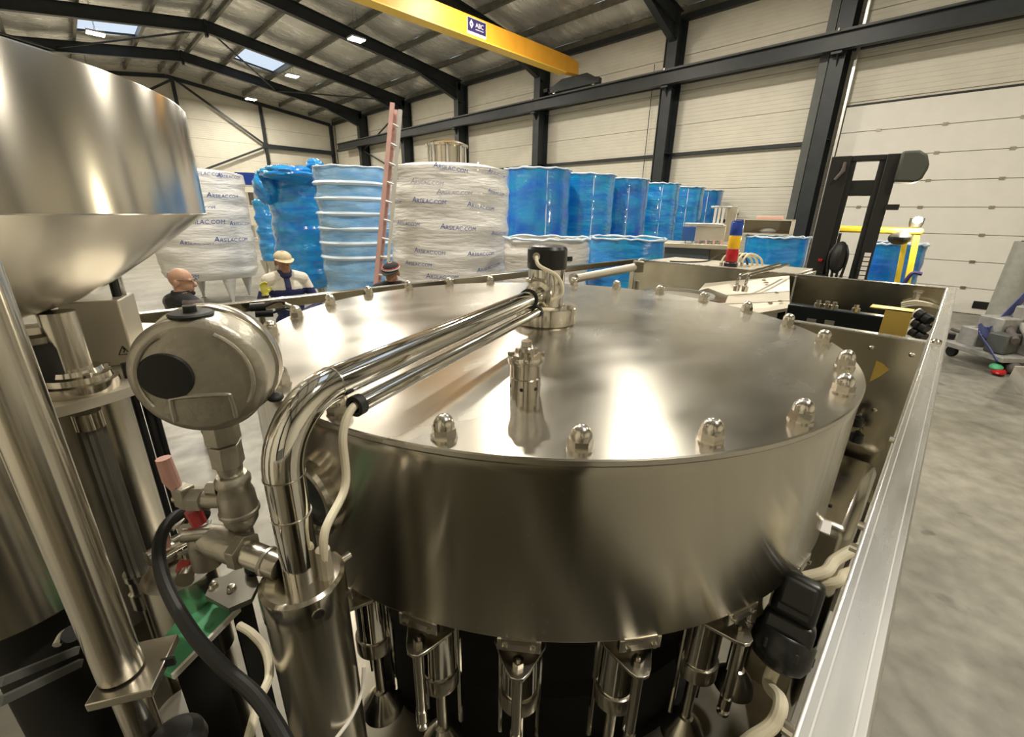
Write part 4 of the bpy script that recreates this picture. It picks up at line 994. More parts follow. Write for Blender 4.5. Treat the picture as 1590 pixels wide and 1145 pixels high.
G().cyl(at(440, 474, 1.68), at(452, 478, 1.67), .012, n=12).build('steel_stub', M['turned'], sn)
p = at(405, 484, 1.66); G().cyl((p.x, p.y, 1.0), (p.x, p.y, p.z), .01, n=8).build('stand', M['darksteel'], sn)
# smoked box, yellow guard, fittings in the far near corner
sb = thing('smoked_box', 'smoked dark glass box with small brass fittings in the frame corner', 'box', (2.2, .4, 1.2))
qa = [on(1218, 466, 'z', 1.76), on(1384, 494, 'z', 1.76)]
x_f = 1.72
zs_ = on(1310, 484, 'x', 1.95).z; ys0, ys1 = on(1380, 500, 'x', 1.95).y, on(1222, 480, 'x', 1.95).y
G().span((1.95, ys0, 1.25), (2.0, ys1, zs_)).build('glass_body', M['glass'], sb, bevel=.004)
for x, y in ((1268, 478), (1281, 481), (1292, 484), (1326, 487)):
    p = on(x, y + 4, 'x', 1.975); p.z = zs_; G().lathe([(0, 0), (.013, 0), (.013, .014), (.008, .016), (.008, .026), (0, .026)], p, n=12).build('brass_fitting', M['turned'], sb)
for x, y in ((1258, 505), (1286, 508)):
    p = on(x, y, 'x', 1.949); G().box(p, (.004, .03, .05)).build('label', M['dirty'], sb)
G().span((1.96, ys0 + .03, .9), (1.99, ys1 - .03, 1.25)).build('stand', M['darksteel'], sb)
yp = on(1392, 500, 'x', 1.72); yg = thing('yellow_guard', 'bent yellow sheet guard beside the smoked box', 'guard', (1.72, yp.y, 1.0))
zy_ = on(1392, 480, 'x', 1.72).z
G().span((1.70, yp.y - .03, 1.0), (1.703, yp.y + .032, zy_)).build('sheet', M['signyellow'], yg)
G().span((1.70, yp.y - .03, zy_ - .003), (1.76, yp.y + .07, zy_)).build('folded_lip', M['signyellow'], yg)
G().span((1.705, yp.y - .07, 1.0), (1.735, yp.y - .03, 1.78)).build('backing_post', M['darksteel'], yg)
for k, (x, y) in enumerate(((1446, 494), (1437, 507), (1428, 520))):
    p = on(x, y, 'x', 1.95); p.y = max(p.y, .03)
    o = thing('black_coupling', ['black push coupling in the frame corner, top one', 'black push coupling in the frame corner, middle one', 'black push coupling in the frame corner, bottom one'][k], 'coupling', p, 0, 'black couplings in the frame corner')
    G().lathe([(0, -.022), (.016, -.022), (.016, -.004), (.012, 0), (.016, .004), (.016, .022), (0, .022)], p, (.5, .8, .3), 16).build('body', M['black'], o)
    G().lathe([(.012, .022), (.018, .022), (.018, .027), (.012, .027)], p, (.5, .8, .3), 16, close=True).build('white_ring', M['white'], o)
    G().cyl(p, p + Vector((.10, -.01, -.05)), .006, n=8).build('tube', M['rubber'], o)
cw = thing('wire_bunch', 'bunch of pale wires with a plug inside the end plate corner', 'wires', on(1425, 470, 'x', 2.9))
for k in range(3):
    G().tube(spline([on(1400, 471 + 3 * k, 'x', 2.88), on(1420, 468 + 3 * k, 'x', 2.86), on(1440, 471 + 2 * k, 'x', 2.85), on(1456, 476 + k, 'x', 2.88)], 5), .006, 8).build('wire', M['cream'], cw)
p = on(1423, 460, 'x', 2.89); G().lathe([(0, -.02), (.014, -.02), (.014, .012), (.02, .016), (.02, .022), (0, .024)], p, n=12).build('plug', M['steel'], cw)

# ================================================================== WRAPPED TANKS
SC_A = text_mesh('A', .165); SC_R = text_mesh('RSILAC.COM', .12)
def lettering_on(par, c, R, az_, z, tilt=0.0, s=1.0, m='ink', m2=None):
    g = G(); tot = 0
    wA = max(v.x for v in SC_A[0]) - min(v.x for v in SC_A[0]); wR = max(v.x for v in SC_R[0]) - min(v.x for v in SC_R[0])
    x0 = -(wA + wR + .012) / 2
    def put_(vs, fs, dx, dy):
        out = []
        for v in vs:
            u = (v.x + dx) * s; w = (v.y + dy) * s; w += u * tilt
            u += w * .18
            a = az_ + u / R
            out.append((c.x + R * math.cos(a), c.y + R * math.sin(a), z + w))
        g.add(out, fs)
    put_(*SC_A, x0 + wA / 2, .02); put_(*SC_R, x0 + wA + .012 + wR / 2, 0)
    g.build('printed_web_address', M[m], par, smooth=False)
def wrapped_tank(name, lab, grp, c, R, z0, z1, m, seed, legs=True, fold=.012, top='rim', bulge=0.0, n=72, rings=46, open_top=True):
    t = thing(name, lab, 'tank', (c.x, c.y, 0), 0, grp)
    rng = random.Random(seed); g = G(); vs = []
    ph = [rng.uniform(0, 6.28) for _ in range(12)]
    for j in range(rings + 1):
        v = j / rings; z = z0 + (z1 - z0) * v
        for i in range(n):
            a = 2 * PI * i / n
            w = noise.noise(Vector((math.cos(a) * 1.6, math.sin(a) * 1.6, z * 5 + seed))) * fold * 1.6
            w += abs(noise.noise(Vector((math.cos(a) * .8 + 5, math.sin(a) * .8, z * 11 + seed * 2)))) * fold * 1.4
            w += fold * .5 * math.sin(z * 14 + 1.3 * math.sin(a + ph[0]) + ph[1])
            r = R + w + bulge * math.sin(PI * v) ** .7 * (0.5 + .5 * math.sin(a * 2 + ph[2]))
            if v < .06: r -= (.06 - v) / .06 * R * .10
            vs.append((c.x + r * math.cos(a), c.y + r * math.sin(a), z))
    g.add(vs, [(j * n + i, j * n + (i + 1) % n, (j + 1) * n + (i + 1) % n, (j + 1) * n + i) for j in range(rings) for i in range(n)])
    g.add([(c.x, c.y, z0 + .02)], [])
    w = g.build('film_wrap', M[m], t, sharp=70)
    if top == 'rim':
        g = G(); pts = [Vector((c.x + (R + .012 + rng.uniform(-.012, .014)) * math.cos(2 * PI * i / 40), c.y + (R + .012) * math.sin(2 * PI * i / 40), z1 + rng.uniform(-.012, .018))) for i in range(40)]
        g.tube(pts, [.014 + rng.uniform(-.004, .008) for _ in range(40)], 8, closed=True); g.build('bunched_rim', M['filmrim'], t, sharp=80)
        G().lathe([(0, z1 - .10), (R - .03, z1 - .10), (R - .03, z1 - .06), (0, z1 - .02)], (c.x, c.y, 0), n=48).build('tank_top', M['darksteel'], t)
    else:
        G().lathe([(R + .005, z1 - .03), (R * .99, z1 + .005), (R * .75, z1 + .06), (R * .4, z1 + .09), (0, z1 + .10)], (c.x, c.y, 0), n=64).build('film_top', M[m], t, sharp=70)
    G().lathe([(0, z0 - .06), (R * .6, z0 - .02), (R * .93, z0 + .03)], (c.x, c.y, 0), n=40).build('tank_bottom', M['steel'], t)
    if legs:
        for k in range(4):
            a = PI / 4 + k * PI / 2 + seed
            x, y = c.x + R * .78 * math.cos(a), c.y + R * .78 * math.sin(a)
            lg = G(); lg.lathe([(0, 0), (.06, 0), (.06, .02), (.035, .03), (.035, .1), (.15, z0 + .02), (0, z0 + .02)], (x, y, 0), n=16); lg.build('leg', M['wrapwhite'] if m == 'wrapwhite' else M['steel'], t)
    return t, w
def place(xl, xr, D):
    a, b = azi(xl[0], xl[1]), azi(xr[0], xr[1]); m = (a + b) / 2
    return Vector((D * math.cos(m), D * math.sin(m), 0)), D * math.sin((a - b) / 2)
def ztop(x, y, D): return at(x, y, D).z
# white tank on legs by the gable side
c, R = place((232, 350), (390, 350), 13.0)
z1 = ztop(330, 266, 13.0 - R)
t, w = wrapped_tank('wrapped_tank', 'white wrapped tank standing on legs behind the bald man', None, c, R, .62, z1, 'wrapwhite', 1, True, .02, 'dome', .03)
for px_, py_, s_, in ((348, 305, 1.1), (316, 345, 1.3), (362, 373, 1.25), (375, 348, 1.0), (305, 378, 1.0), (280, 430, 1.2), (310, 322, .9), (320, 270, 1.0), (358, 275, 1.0)):
    p = at(px_, py_, 13.0 - R); r2 = ray(px_, py_); r2.normalize()
    d2 = Vector((r2.x, r2.y)); d2n = d2.length; d2 /= d2n
    bq = -d2.dot(Vector((c.x, c.y))); cq = c.x ** 2 + c.y ** 2 - (R + .04) ** 2; disc = bq * bq - cq
    if disc < 0: continue
    tt_ = -bq - math.sqrt(disc); hx, hy = d2.x * tt_, d2.y * tt_
    lettering_on(w, c, R + .045, math.atan2(hy - c.y, hx - c.x), CAMZ + r2.z / d2n * tt_, s=s_ * .8)
for k in range(2):
    a = math.atan2(-c.y, -c.x) - .45 + .5 * k
    G().tube([Vector((c.x + R * .9 * math.cos(a), c.y + R * .9 * math.sin(a), z1)), Vector((c.x + R * .93 * math.cos(a), c.y + R * .93 * math.sin(a), z1 + .12))], .012, 8).build('lifting_pin', M['steel'], t)
# big white printed tank
DW = 7.6; c, R = place((606, 340), (788, 340), DW); z1 = ztop(700, 256, DW - R)
t, w = wrapped_tank('wrapped_tank', 'big white wrapped tank with blue printed film and a steel neck on top', None, c, R, .5, z1, 'wrapwhite', 2, True, .016, 'dome', .01)
for px_, py_, s_, tl, mk in ((665, 313, 1.25, -.04, 'ink'), (712, 355, 1.3, -.05, 'ink'), (700, 262, 1.2, -.12, 'ink'), (662, 284, 1.2, -.05, 'dim'), (706, 300, 1.25, 0, 'dim'), (748, 322, 1.15, -.12, 'ink'), (773, 271, 1.0, -.15, 'ink'),
                         (772, 300, .95, -.1, 'ink'), (632, 348, 1.1, -.02, 'ink'), (776, 363, .95, -.02, 'ink'), (666, 392, 1.2, -.05, 'ink'), (748, 395, 1.15, 0, 'ink'), (648, 411, 1.15, -.02, 'ink'), (760, 416, 1.1, .2, 'ink'), (686, 431, 1.2, .0, 'ink'), (612, 314, .9, 0, 'ink'), (608, 279, .9, 0, 'ink')):
    r2 = ray(px_, py_); r2.normalize(); d2 = Vector((r2.x, r2.y)); d2n = d2.length; d2 /= d2n
    bq = -d2.dot(Vector((c.x, c.y))); cq = c.x ** 2 + c.y ** 2 - (R + .045) ** 2; disc = bq * bq - cq
    if disc < 0: continue
    tt_ = -bq - math.sqrt(disc); hx, hy = d2.x * tt_, d2.y * tt_
    if mk == 'dim' and 'dim' not in M: M['dim'] = mat('ink_under_film', (.30, .31, .40), .5)
    lettering_on(w, c, R + .047, math.atan2(hy - c.y, hx - c.x), CAMZ + r2.z / d2n * tt_, tl, s_ * .52, mk)
nk = at(694, 245, DW - .1)
nt_ = G().lathe([(0, z1), (.27, z1), (.27, z1 + .33), (0, z1 + .33)], (nk.x, nk.y, 0), n=40).build('neck', M['turned'], t)
G().lathe([(.25, z1 + .33), (.335, z1 + .33), (.335, z1 + .36), (.24, z1 + .40), (0, z1 + .41)], (nk.x, nk.y, 0), n=40).build('neck_lid', M['turned'], t)
for k in range(8):
    a = R_(45 * k + 10); x, y = nk.x + .29 * math.cos(a), nk.y + .29 * math.sin(a)
    G().cyl((x, y, z1 + .1), (x, y, z1 + .37), .016, n=8).build('swing_bolt', M['alu'], t)
ey = at(743, 248, DW - .5); G().lathe([(.03, -.01), (.05, -.01), (.05, .01), (.03, .01)], (ey.x, ey.y, z1 + .05), (.6, -.7, 0), 16, close=True).build('lifting_eye', M['alu'], t)
# blue wrapped tanks left of it
c, R = place((425, 340), (508, 340), 11.6); z1 = ztop(455, 266, 11.6 - R)
t, w = wrapped_tank('wrapped_tank', 'tall bright blue wrapped tank behind the man in the cap', 'tall blue wrapped tanks beyond the men', c, R, .45, z1, 'wrapblue', 3, True, .03, 'dome', .05)
def crumple(p, r, seed, par):
    g = G(); g.ball((0, 0, 0), 1, 36, 24)
    out = []
    for v in g.v:
        d = v.normalized(); k = 1 + .22 * noise.noise(d * 2.2 + Vector((seed, 0, 0))) + .16 * abs(noise.noise(Vector((d.x * 4, d.y * 4, d.z * 9)) + Vector((seed, 3, 0))))
        out.append(Vector(p) + Vector((d.x * r[0], d.y * r[1], d.z * r[2])) * k)
    g.v = out; g.build('loose_film', M['wrapblue'], par, sharp=80)
for (x_, y_, D_), r_2, sd_ in (((414, 291, 11.3), (.24, .24, .34), 1), ((452, 271, 11.2), (.62, .62, .17), 2), ((489, 257, 10.9), (.17, .17, .13), 3)):
    crumple(at(x_, y_, D_), r_2, sd_, t)
c, R = place((495, 340), (606, 340), 9.6); z1 = ztop(548, 258, 9.6 - R)
t, w = wrapped_tank('wrapped_tank', 'paler blue wrapped tank with pale film bands, behind the ladder', 'tall blue wrapped tanks beyond the men', c, R, .45, z1, 'wrappale', 4, True, .022, 'rim', .02)
for k in range(6):
    z = z1 - .28 - .27 * k
    G().lathe([(R + .020, z - .04), (R + .052, z), (R + .020, z + .04)], (c.x, c.y, 0), n=64).build('film_band', M['filmrim'], w)
pc0 = (c, R, z1)
c, R = place((398, 350), (432, 350), 17.0); z1 = ztop(412, 312, 17.0 - R)
t, w = wrapped_tank('wrapped_tank', 'small bright blue wrapped tank on low legs, far beyond the others', None, c, R, .55, z1, 'wrapblue', 5, True, .03, 'dome', .06)
# row of six tall tanks along the far side
spec = [(883, 9.1), (951, 10.2), (1003, 11.4), (1051, 13.0), (1089, 14.5), (1118, 16.15)]
rowl = ['tall blue wrapped tank next to the big white printed one', 'tall deep blue wrapped tank, second of the row from the white one', 'tall teal tinted blue tank, third of the row from the white one',
        'tall blue wrapped tank, fourth of the row from the white one', 'tall blue wrapped tank, fifth of the row from the white one', 'tall blue wrapped tank at the far end of the row']
for k, (xr, D) in enumerate(spec):
    R = .64; a = azi(xr, 330) + math.asin(R / D)
    c = Vector((D * math.cos(a), D * math.sin(a), 0)); z1 = 3.0
    t, w = wrapped_tank('wrapped_tank', rowl[k], 'row of tall blue wrapped tanks', c, R, .45, z1, ['wrapdeep', 'wrapblue', 'wrapdeep', 'wrapblue', 'wrapblue', 'wrapdeep'][k], 10 + k, True, .010, 'rim', 0, n=56, rings=30)
    a2 = azi(xr, 330) + PI + .35
    G().bar((c.x + R * 1.005 * math.cos(a2), c.y + R * 1.005 * math.sin(a2), .5), (c.x + R * 1.005 * math.cos(a2), c.y + R * 1.005 * math.sin(a2), 2.95), .018, .012).build('film_seam', M['filmrim'], w)
# lower tanks in front
c, R = place((783, 390), (914, 390), 6.4); z1 = ztop(848, 370, 6.4)
t, w = wrapped_tank('wrapped_tank', 'low white wrapped tank behind the black cap of the bowl inlet', None, c, R, .4, z1, 'wrapwhite', 21, True, .016, 'rim', 0)
p = at(886, 403, 6.4 - R); d = Vector((p.x - c.x, p.y - c.y, 0)).normalized(); pp = c + d * (R + .025)
G().box((pp.x, pp.y, p.z), (.004, .13, .06), rz=math.atan2(d.y, d.x)).build('black_label', M['inkblack'], w)
c, R = place((914, 390), (1032, 390), 7.2); z1 = ztop(972, 370, 7.2)
wrapped_tank('wrapped_tank', 'low open blue wrapped tank beyond the roller bar', 'low open blue wrapped tanks', c, R, .4, z1, 'wrapblue', 22, True, .010, 'rim', 0)
c, R = place((1155, 390), (1254, 390), 9.4); z1 = ztop(1204, 368, 9.4); bT = (c, R, z1)
wrapped_tank('wrapped_tank', 'low blue wrapped tank carrying a beige open box', 'low open blue wrapped tanks', c, R, .4, z1, 'wrapblue', 23, True, .010, 'rim', 0)
c, R = place((1333, 410), (1432, 410), 9.6); z1 = ztop(1380, 378, 9.6)
wrapped_tank('wrapped_tank', 'low blue wrapped tank behind the forklift', 'low open blue wrapped tanks', c, R, .4, z1, 'wrapdeep', 24, True, .012, 'rim', 0)
# beige open box on the low tank
c, R, z1 = bT
fdir = Vector((-c.x, -c.y, 0)).normalized(); fa_ = math.atan2(fdir.y, fdir.x); lt_ = Vector((-fdir.y, fdir.x, 0))
bo = thing('open_box', 'beige open fronted box with a red lid on the low blue tank', 'box', (c.x, c.y, z1 + .04))
bc = c + Vector((0, 0, z1 + .05)) - lt_ * .18
M['beigebox'] = mat('beige_board', (.62, .56, .44), .6)
for off_, size in (((0, 0, .0), (.5, .8, .02)), ((0, 0, .24), (.5, .8, .02)), ((0, .39, .12), (.5, .02, .24)), ((0, -.37, .12), (.5, .06, .24)), ((-.24, 0, .12), (.02, .8, .24))):
    o_ = bc + fdir * off_[0] + lt_ * -off_[1] + Vector((0, 0, off_[2])); G().box(o_, size, rz=fa_).build('board', M['beigebox'], bo)
G().box(bc + Vector((0, 0, .275)), (.4, .42, .05), rz=fa_).build('red_lid', M['pink'], bo, bevel=.01)
G().ball(bc + fdir * .05 + Vector((0, 0, .055)), (.10, .14, .06)).build('contents', M['dirty'], bo)

# far storage seen between tanks
sr = thing('storage_rack', 'storage rack with blue crate seen between the white and blue tanks', 'rack', at(385, 330, 22))
a = at(372, 300, 22); b_ = at(403, 300, 22); a.z = b_.z = 0
for p in (a, b_):
    G().bar((p.x, p.y, 0), (p.x, p.y, 3.6), .08, .08).build('upright', M['framegrey'], sr)
for z in (1.0, 2.3, 3.1): G().bar((a.x, a.y, z), (b_.x, b_.y, z), .6, .05).build('shelf', M['alu'], sr)
m_ = (a + b_) / 2
G().box((m_.x, m_.y, 3.37), (.7, .5, .45), rz=-.6).build('blue_crate', M['blue'], sr)
for k in range(4):
    p = a.lerp(b_, .15 + .22 * k); G().box((p.x, p.y, 2.6), (.16, .3, .5), rz=-.6).build('carton', [M['dirty'], M['beigebox'], M['jbrown'], M['alu']][k], sr)
for k in range(4):
    p = a.lerp(b_, .15 + .22 * k); G().box((p.x, p.y, 1.3), (.16, .3, .5), rz=-.6).build('carton', [M['alu'], M['dirty'], M['beigebox'], M['white']][k], sr)

# ================================================================== FAR MACHINE, FORKLIFT, LADDER
DMm = 5.6; a0 = at(1066, 400, DMm); vx = at(1132, 400, DMm) - at(1030, 400, DMm); vx.z = 0; wv = vx.length; vx.normalize(); vy = Vector((-vx.y, vx.x, 0)); va_ = math.atan2(vx.y, vx.x)
fm = thing('packaging_machine', 'pale steel packaging machine with slotted panel beyond the guard frame', 'machine', (a0.x, a0.y, 0))
def mbox(name, x0, y0, x1, y1, D, dpt, m, par=fm, bev=.006, zlo=None):
    p, q = at(x0, y1, D), at(x1, y1, D); zt = at((x0 + x1) / 2, y0, D).z; zb = p.z if zlo is None else zlo
    c = (p + q) / 2; c.z = (zt + zb) / 2; d = (q - p); d.z = 0
    n_ = Vector((c.x, c.y, 0)).normalized()
    return G().box(c + n_ * dpt / 2, (d.length, dpt, zt - zb), rz=math.atan2(d.y, d.x)).build(name, m, par, bevel=bev)
mbox('slate_cabinet', 1028, 384, 1098, 415, 5.6, .5, M['greysheet'], zlo=.1)
mbox('steel_cabinet', 1098, 384, 1132, 415, 5.65, .5, M['plate'], zlo=.1)
mbox('table_top', 1030, 379, 1134, 384, 5.55, .6, M['creamplate'])
mbox('hood', 1078, 349, 1124, 374, 5.75, .35, M['creamplate'])
mbox('hood_rim', 1063, 347, 1124, 351, 5.74, .37, M['alu'])
mbox('side_panel', 1121, 320, 1137, 374, 5.85, .06, M['creamplate'])
for k in range(3): mbox('slot_bar', 1106 + 6 * k, 323, 1110 + 6 * k, 348, 5.8, .03, M['white'], bev=.002)
mbox('top_rail', 1104, 320, 1136, 323, 5.8, .05, M['alu'])
mbox('slot_base', 1104, 347, 1124, 352, 5.8, .05, M['alu'])
M['bluetint'] = mat('blue_tinted_acrylic', (.25, .38, .62), .1, trans=.85, ior=1.2)
mbox('tinted_guard', 1057, 352, 1078, 374, 5.55, .12, M['bluetint'])
for x0_ in (1034, 1080, 1104, 1126): pf_ = at(x0_, 400, 5.85); G().cyl((pf_.x, pf_.y, 0), (pf_.x, pf_.y, .102), .04, n=12).build('foot', M['rubber'], fm)
for x in (1062, 1073): mbox('guard_leg', x, 374, x + 2, 382, 5.6, .02, M['alu'], bev=.001)
for k in range(7):
    mbox('guide_post', 1082 + 6 * k, 374, 1085 + 6 * k, 381, 5.7, .05, M['turned'] if k % 2 else M['pink'], bev=.001)
ws = at(1143, 329, 15.0); ws = on(1143, 329, 'x', 15.76)
wsn = thing('wall_sounder', 'small round white sounder on the ribbed wall above the signal tower light', 'sounder', ws)
G().lathe([(0, 0), (.09, 0), (.085, .05), (.05, .075), (0, .08)], ws, (-1, 0, 0), 24).build('dome', M['white'], wsn)

# forklift: mast towards the camera, yellow overhead guard behind it
DMt = 5.6
pl_, pr_ = at(1275, 400, DMt), at(1345, 400, DMt)
mc = (pl_ + pr_) / 2; mc.z = 0; mx = (pr_ - pl_); mx.z = 0; mw = mx.length; mx.normalize(); my = Vector((-mx.y, mx.x, 0))
if my.dot(mc) < 0: my = -my
ma = math.atan2(mx.y, mx.x); ztm = ztop(1340, 241, DMt)
fk = thing('forklift', 'forklift with black mast, yellow overhead guard and glaring work lamp', 'forklift', mc)
def fb(name, u0, u1, v0, v1, z0, z1, m, bev=.006):
    c = mc + mx * ((u0 + u1) / 2) + my * ((v0 + v1) / 2) + Vector((0, 0, (z0 + z1) / 2))
    return G().box(c, (u1 - u0, v1 - v0, z1 - z0), rz=ma).build(name, m, fk, bevel=bev)
hw = mw / 2
for s in (-1, 1):
    for (wd_, v0, v1, off_) in ((.10, 0, .16, 0), (.05, .03, .15, -.07)):
        u = s * (hw + off_ * 1.0)
        ex = {-1: .06, 1: 0}[s] if off_ == 0 else 0
        fb('mast_rail', u - wd_ / 2 - ex, u + wd_ / 2, v0, v1, .12, ztm - (.0 if off_ == 0 else .04), M['mast'])
    fb('lift_cylinder', s * (hw - .05) - .02, s * (hw - .05) + .02, .16, .21, .2, ztm - .55, M['turned'] if s < 0 else M['mast'])
fb('top_crossbar', -hw - .05, hw + .05, .02, .12, ztm - .05, ztm + .0, M['mast'])
fb('second_crossbar', -hw, hw, .04, .14, ztm - .36, ztm - .22, M['mast'])
fb('lower_crossbar', -hw, hw, .04, .14, .5, .65, M['mast'])
# mast head cover on the outer rail
zc_ = ztop(1400, 283, DMt); zc1 = ztop(1400, 234, DMt) + .03; u0 = hw + .045; u1 = u0 + .21
g = G(); g.prism([(u0, zc_), (u1 - .06, zc_ - .01), (u1 - .02, zc_ + .02), (u1, zc_ + .10), (u1, zc1 - .16), (u1 - .03, zc1 - .08), (u1 - .09, zc1 - .04), (u0, zc1 - .04)], .26, mc + my * .18, Matrix((mx, Vector((0, 0, 1)), -my)).transposed() if Vector((mx)).cross(Vector((0, 0, 1))).dot(-my) > 0 else Matrix((mx, Vector((0, 0, 1)), my)).transposed())
g.build('mast_head_cover', M['mastcap'], fk, bevel=.02)
p = at(1385, 322, DMt); G().box(p, (.10, .05, .05), rz=ma).build('mast_bracket', M['mast'], fk)
p = at(1310, 262, DMt - .02); G().tube([p + Vector((0, 0, .06)), p + Vector((.0, 0, -.02)), p - mx * .05 + Vector((0, 0, -.10))], [.012, .02, .014], 8).build('rusty_hook', M['jbrown'], fk)
# hoses, chain anchor and carriage low on the mast
p = at(1302, 400, DMt - .05)
G().ball(p, (.13, .07, .16), 14, 9).build('hose_reel', M['rubber'], fk)
for k in range(4): G().tube(spline([p + mx * (.03 * k - .05) + Vector((0, 0, .12)), p + mx * (.05 * k - .08) - my * .05, p + mx * (.03 * k - .04) + Vector((0, 0, -.3))], 5), .012, 8).build('hose', M['rubber'], fk)
fb('mast_carriage', -hw - .02, hw + .02, -.06, 0, .35, 1.25, M['mast'])
fb('chain_guard', -hw - .16, -hw + .10, -.05, .02, .5, 1.65, M['mast'])
for k in range(9): fb('scale_mark', hw - .02, hw + .03, -.004, 0, 1.50 + .045 * k, 1.535 + .045 * k, M['white'], 0)
fb('lens_red', -hw - .02, -hw + .02, -.012, 0, 1.78, 1.81, M['redlens'])
for s in (-.28, .28): fb('fork', s - .05, s + .05, -1.1, -.06, .06, .10, M['mast']); fb('fork_heel', s - .05, s + .05, -.10, -.06, .06, .5, M['mast'])
# cab
gz = ztop(1365, 357, DMt + 1.3)
gl0 = at(1288, 352, DMt + .6); gr1 = at(1432, 360, DMt + .9)
uL = -.55; uR = .58
ru = (gr1 - mc).dot(mx); lu = (gl0 - mc).dot(mx)
fb('overhead_guard_bar', lu, ru, .75, .83, gz - .03, gz + .03, M['yellow'], .02)
fb('overhead_guard_bar', lu, ru, 1.9, 1.98, gz - .03, gz + .03, M['yellow'], .02)
for u in (lu, ru - .07): fb('overhead_guard_side', u, u + .07, .8, 1.95, gz - .02, gz + .03, M['yellow'], .015)
for k in range(3): fb('guard_slat', lu + (ru - lu) * (k + 1) / 4 - .02, lu + (ru - lu) * (k + 1) / 4 + .02, .8, 1.95, gz - .01, gz + .02, M['mast'])
for u, v in ((lu, .75), (ru - .09, .75), (lu, 1.9), (ru - .09, 1.9)):
    dx_ = .10 if u > 0 else 0
    A_ = mc + mx * (u + .045 + dx_) + my * (v + .04); B_ = mc + mx * (u + .045) + my * (v + .04)
    G().bar((A_.x, A_.y, .9), (B_.x, B_.y, gz), .055, .05, up=my).build('guard_leg', M['yellow'], fk, bevel=.012)
fb('chassis', lu, ru, .35, 2.1, .25, .95, M['yellow'], .05)
fb('counterweight', lu + .02, ru - .02, 1.7, 2.35, .3, 1.1, M['mast'], .08)
fb('seat', lu + .30, ru - .30, 1.2, 1.7, .95, 1.1, M['rubber'], .04)
fb('seat_back', lu + .30, ru - .30, 1.62, 1.74, 1.05, 1.5, M['rubber'], .04)
hb = at(1296, 376, DMt + .7); hu = (hb - mc).dot(mx)
fb('cab_pillar_box', hu - .09, hu + .05, .70, .78, ztop(1296, 396, DMt + .7), ztop(1296, 362, DMt + .7), M['mast'])
for u in (lu + .05, ru - .17):
    for v in (.55, 1.85):
        c = mc + mx * (u + .06) + my * v + Vector((0, 0, .27)); G().lathe([(.10, -.08), (.25, -.08), (.27, -.05), (.27, .05), (.25, .08), (.10, .08)], c, mx, 28, close=True).build('wheel', M['rubber'], fk)
hl_ = at(1397, 370, DMt + .75); G().ball(hl_, (.13, .10, .07), 14, 9).build('work_lamp', M['mast'], fk); G().cyl(hl_, Vector((hl_.x, hl_.y, gz)), .015, n=8).build('lamp_arm', M['mast'], fk)
bl_ = at(1424, 342, DMt + .85)
bb = G().lathe([(0, -.06), (.05, -.06), (.06, -.02), (.06, .03), (0, .03)], bl_ + Vector((0, 0, -.01)), n=20).build('beacon_base', M['mast'], fk)
gl2 = G().ball(bl_ + Vector((0, 0, .0)) - my * .065, (.040, .040, .035), 14, 9).build('glaring_lamp', M['worklamp'], fk)
L = bpy.data.lights.new('work_lamp', 'POINT'); L.energy = 60; L.color = (1, .9, .65); L.shadow_soft_size = .06
lo = bpy.data.objects.new('work_lamp', L); COL.objects.link(lo); lo.parent = fk; lo.location = bl_ - my * .16 + Vector((0, 0, .02)) - OFF[fk.name]
hd = at(1422, 425, DMt + .8); G().tube(spline([hd + mx * .05, hd - mx * .03, hd - mx * .07 + Vector((0, 0, -.12))], 5), .02, 8).build('grab_handle', M['navy'], fk)

# ladder leaning against the big white tank
ld = thing('extension_ladder', 'faded pink extension ladder leaning beside the big white wrapped tank', 'ladder', at(583, 470, 5.9).xyz)
def line3(q0, D0, q1, D1):
    a, b = at(*q0, D0), at(*q1, D1); t = (0 - a.z) / (b.z - a.z); return a + (b - a) * t, b
r0a, r0b = line3((583.5, 440), 6.05, (609.5, 160), 6.42)
r1a, r1b = line3((601, 430), 6.05, (621.5, 168), 6.42)
G().bar(r0a, r0b, .03, .055, up=(1, -.9, 0)).build('rail', M['ladder'], ld)
G().bar(r1a, r1a.lerp(r1b, .80), .028, .035, up=(1, -.9, 0)).build('rail', M['alu'], ld)
sh = (r1b - r0b) * .25 + Vector((.05, .05, 0))
G().bar(r0a.lerp(r0b, .35) + sh, r0b + sh * 1.0 + Vector((0, 0, -.05)), .03, .04, up=(1, -.9, 0)).build('sliding_rail', M['ladder'], ld)
G().bar(r1a.lerp(r1b, .62) , r1b + Vector((0, 0, -.02)), .03, .05, up=(1, -.9, 0)).build('sliding_rail', M['alu'], ld)
for k in range(1, 15):
    t = k / 15; G().cyl(r0a.lerp(r0b, t), r1a.lerp(r1b, t), .014, n=8).build('rung', M['alu'], ld)
for p in (r0a, r1a): G().box(p + Vector((0, 0, .04)), (.05, .08, .08)).build('rubber_foot', M['rubber'], ld)

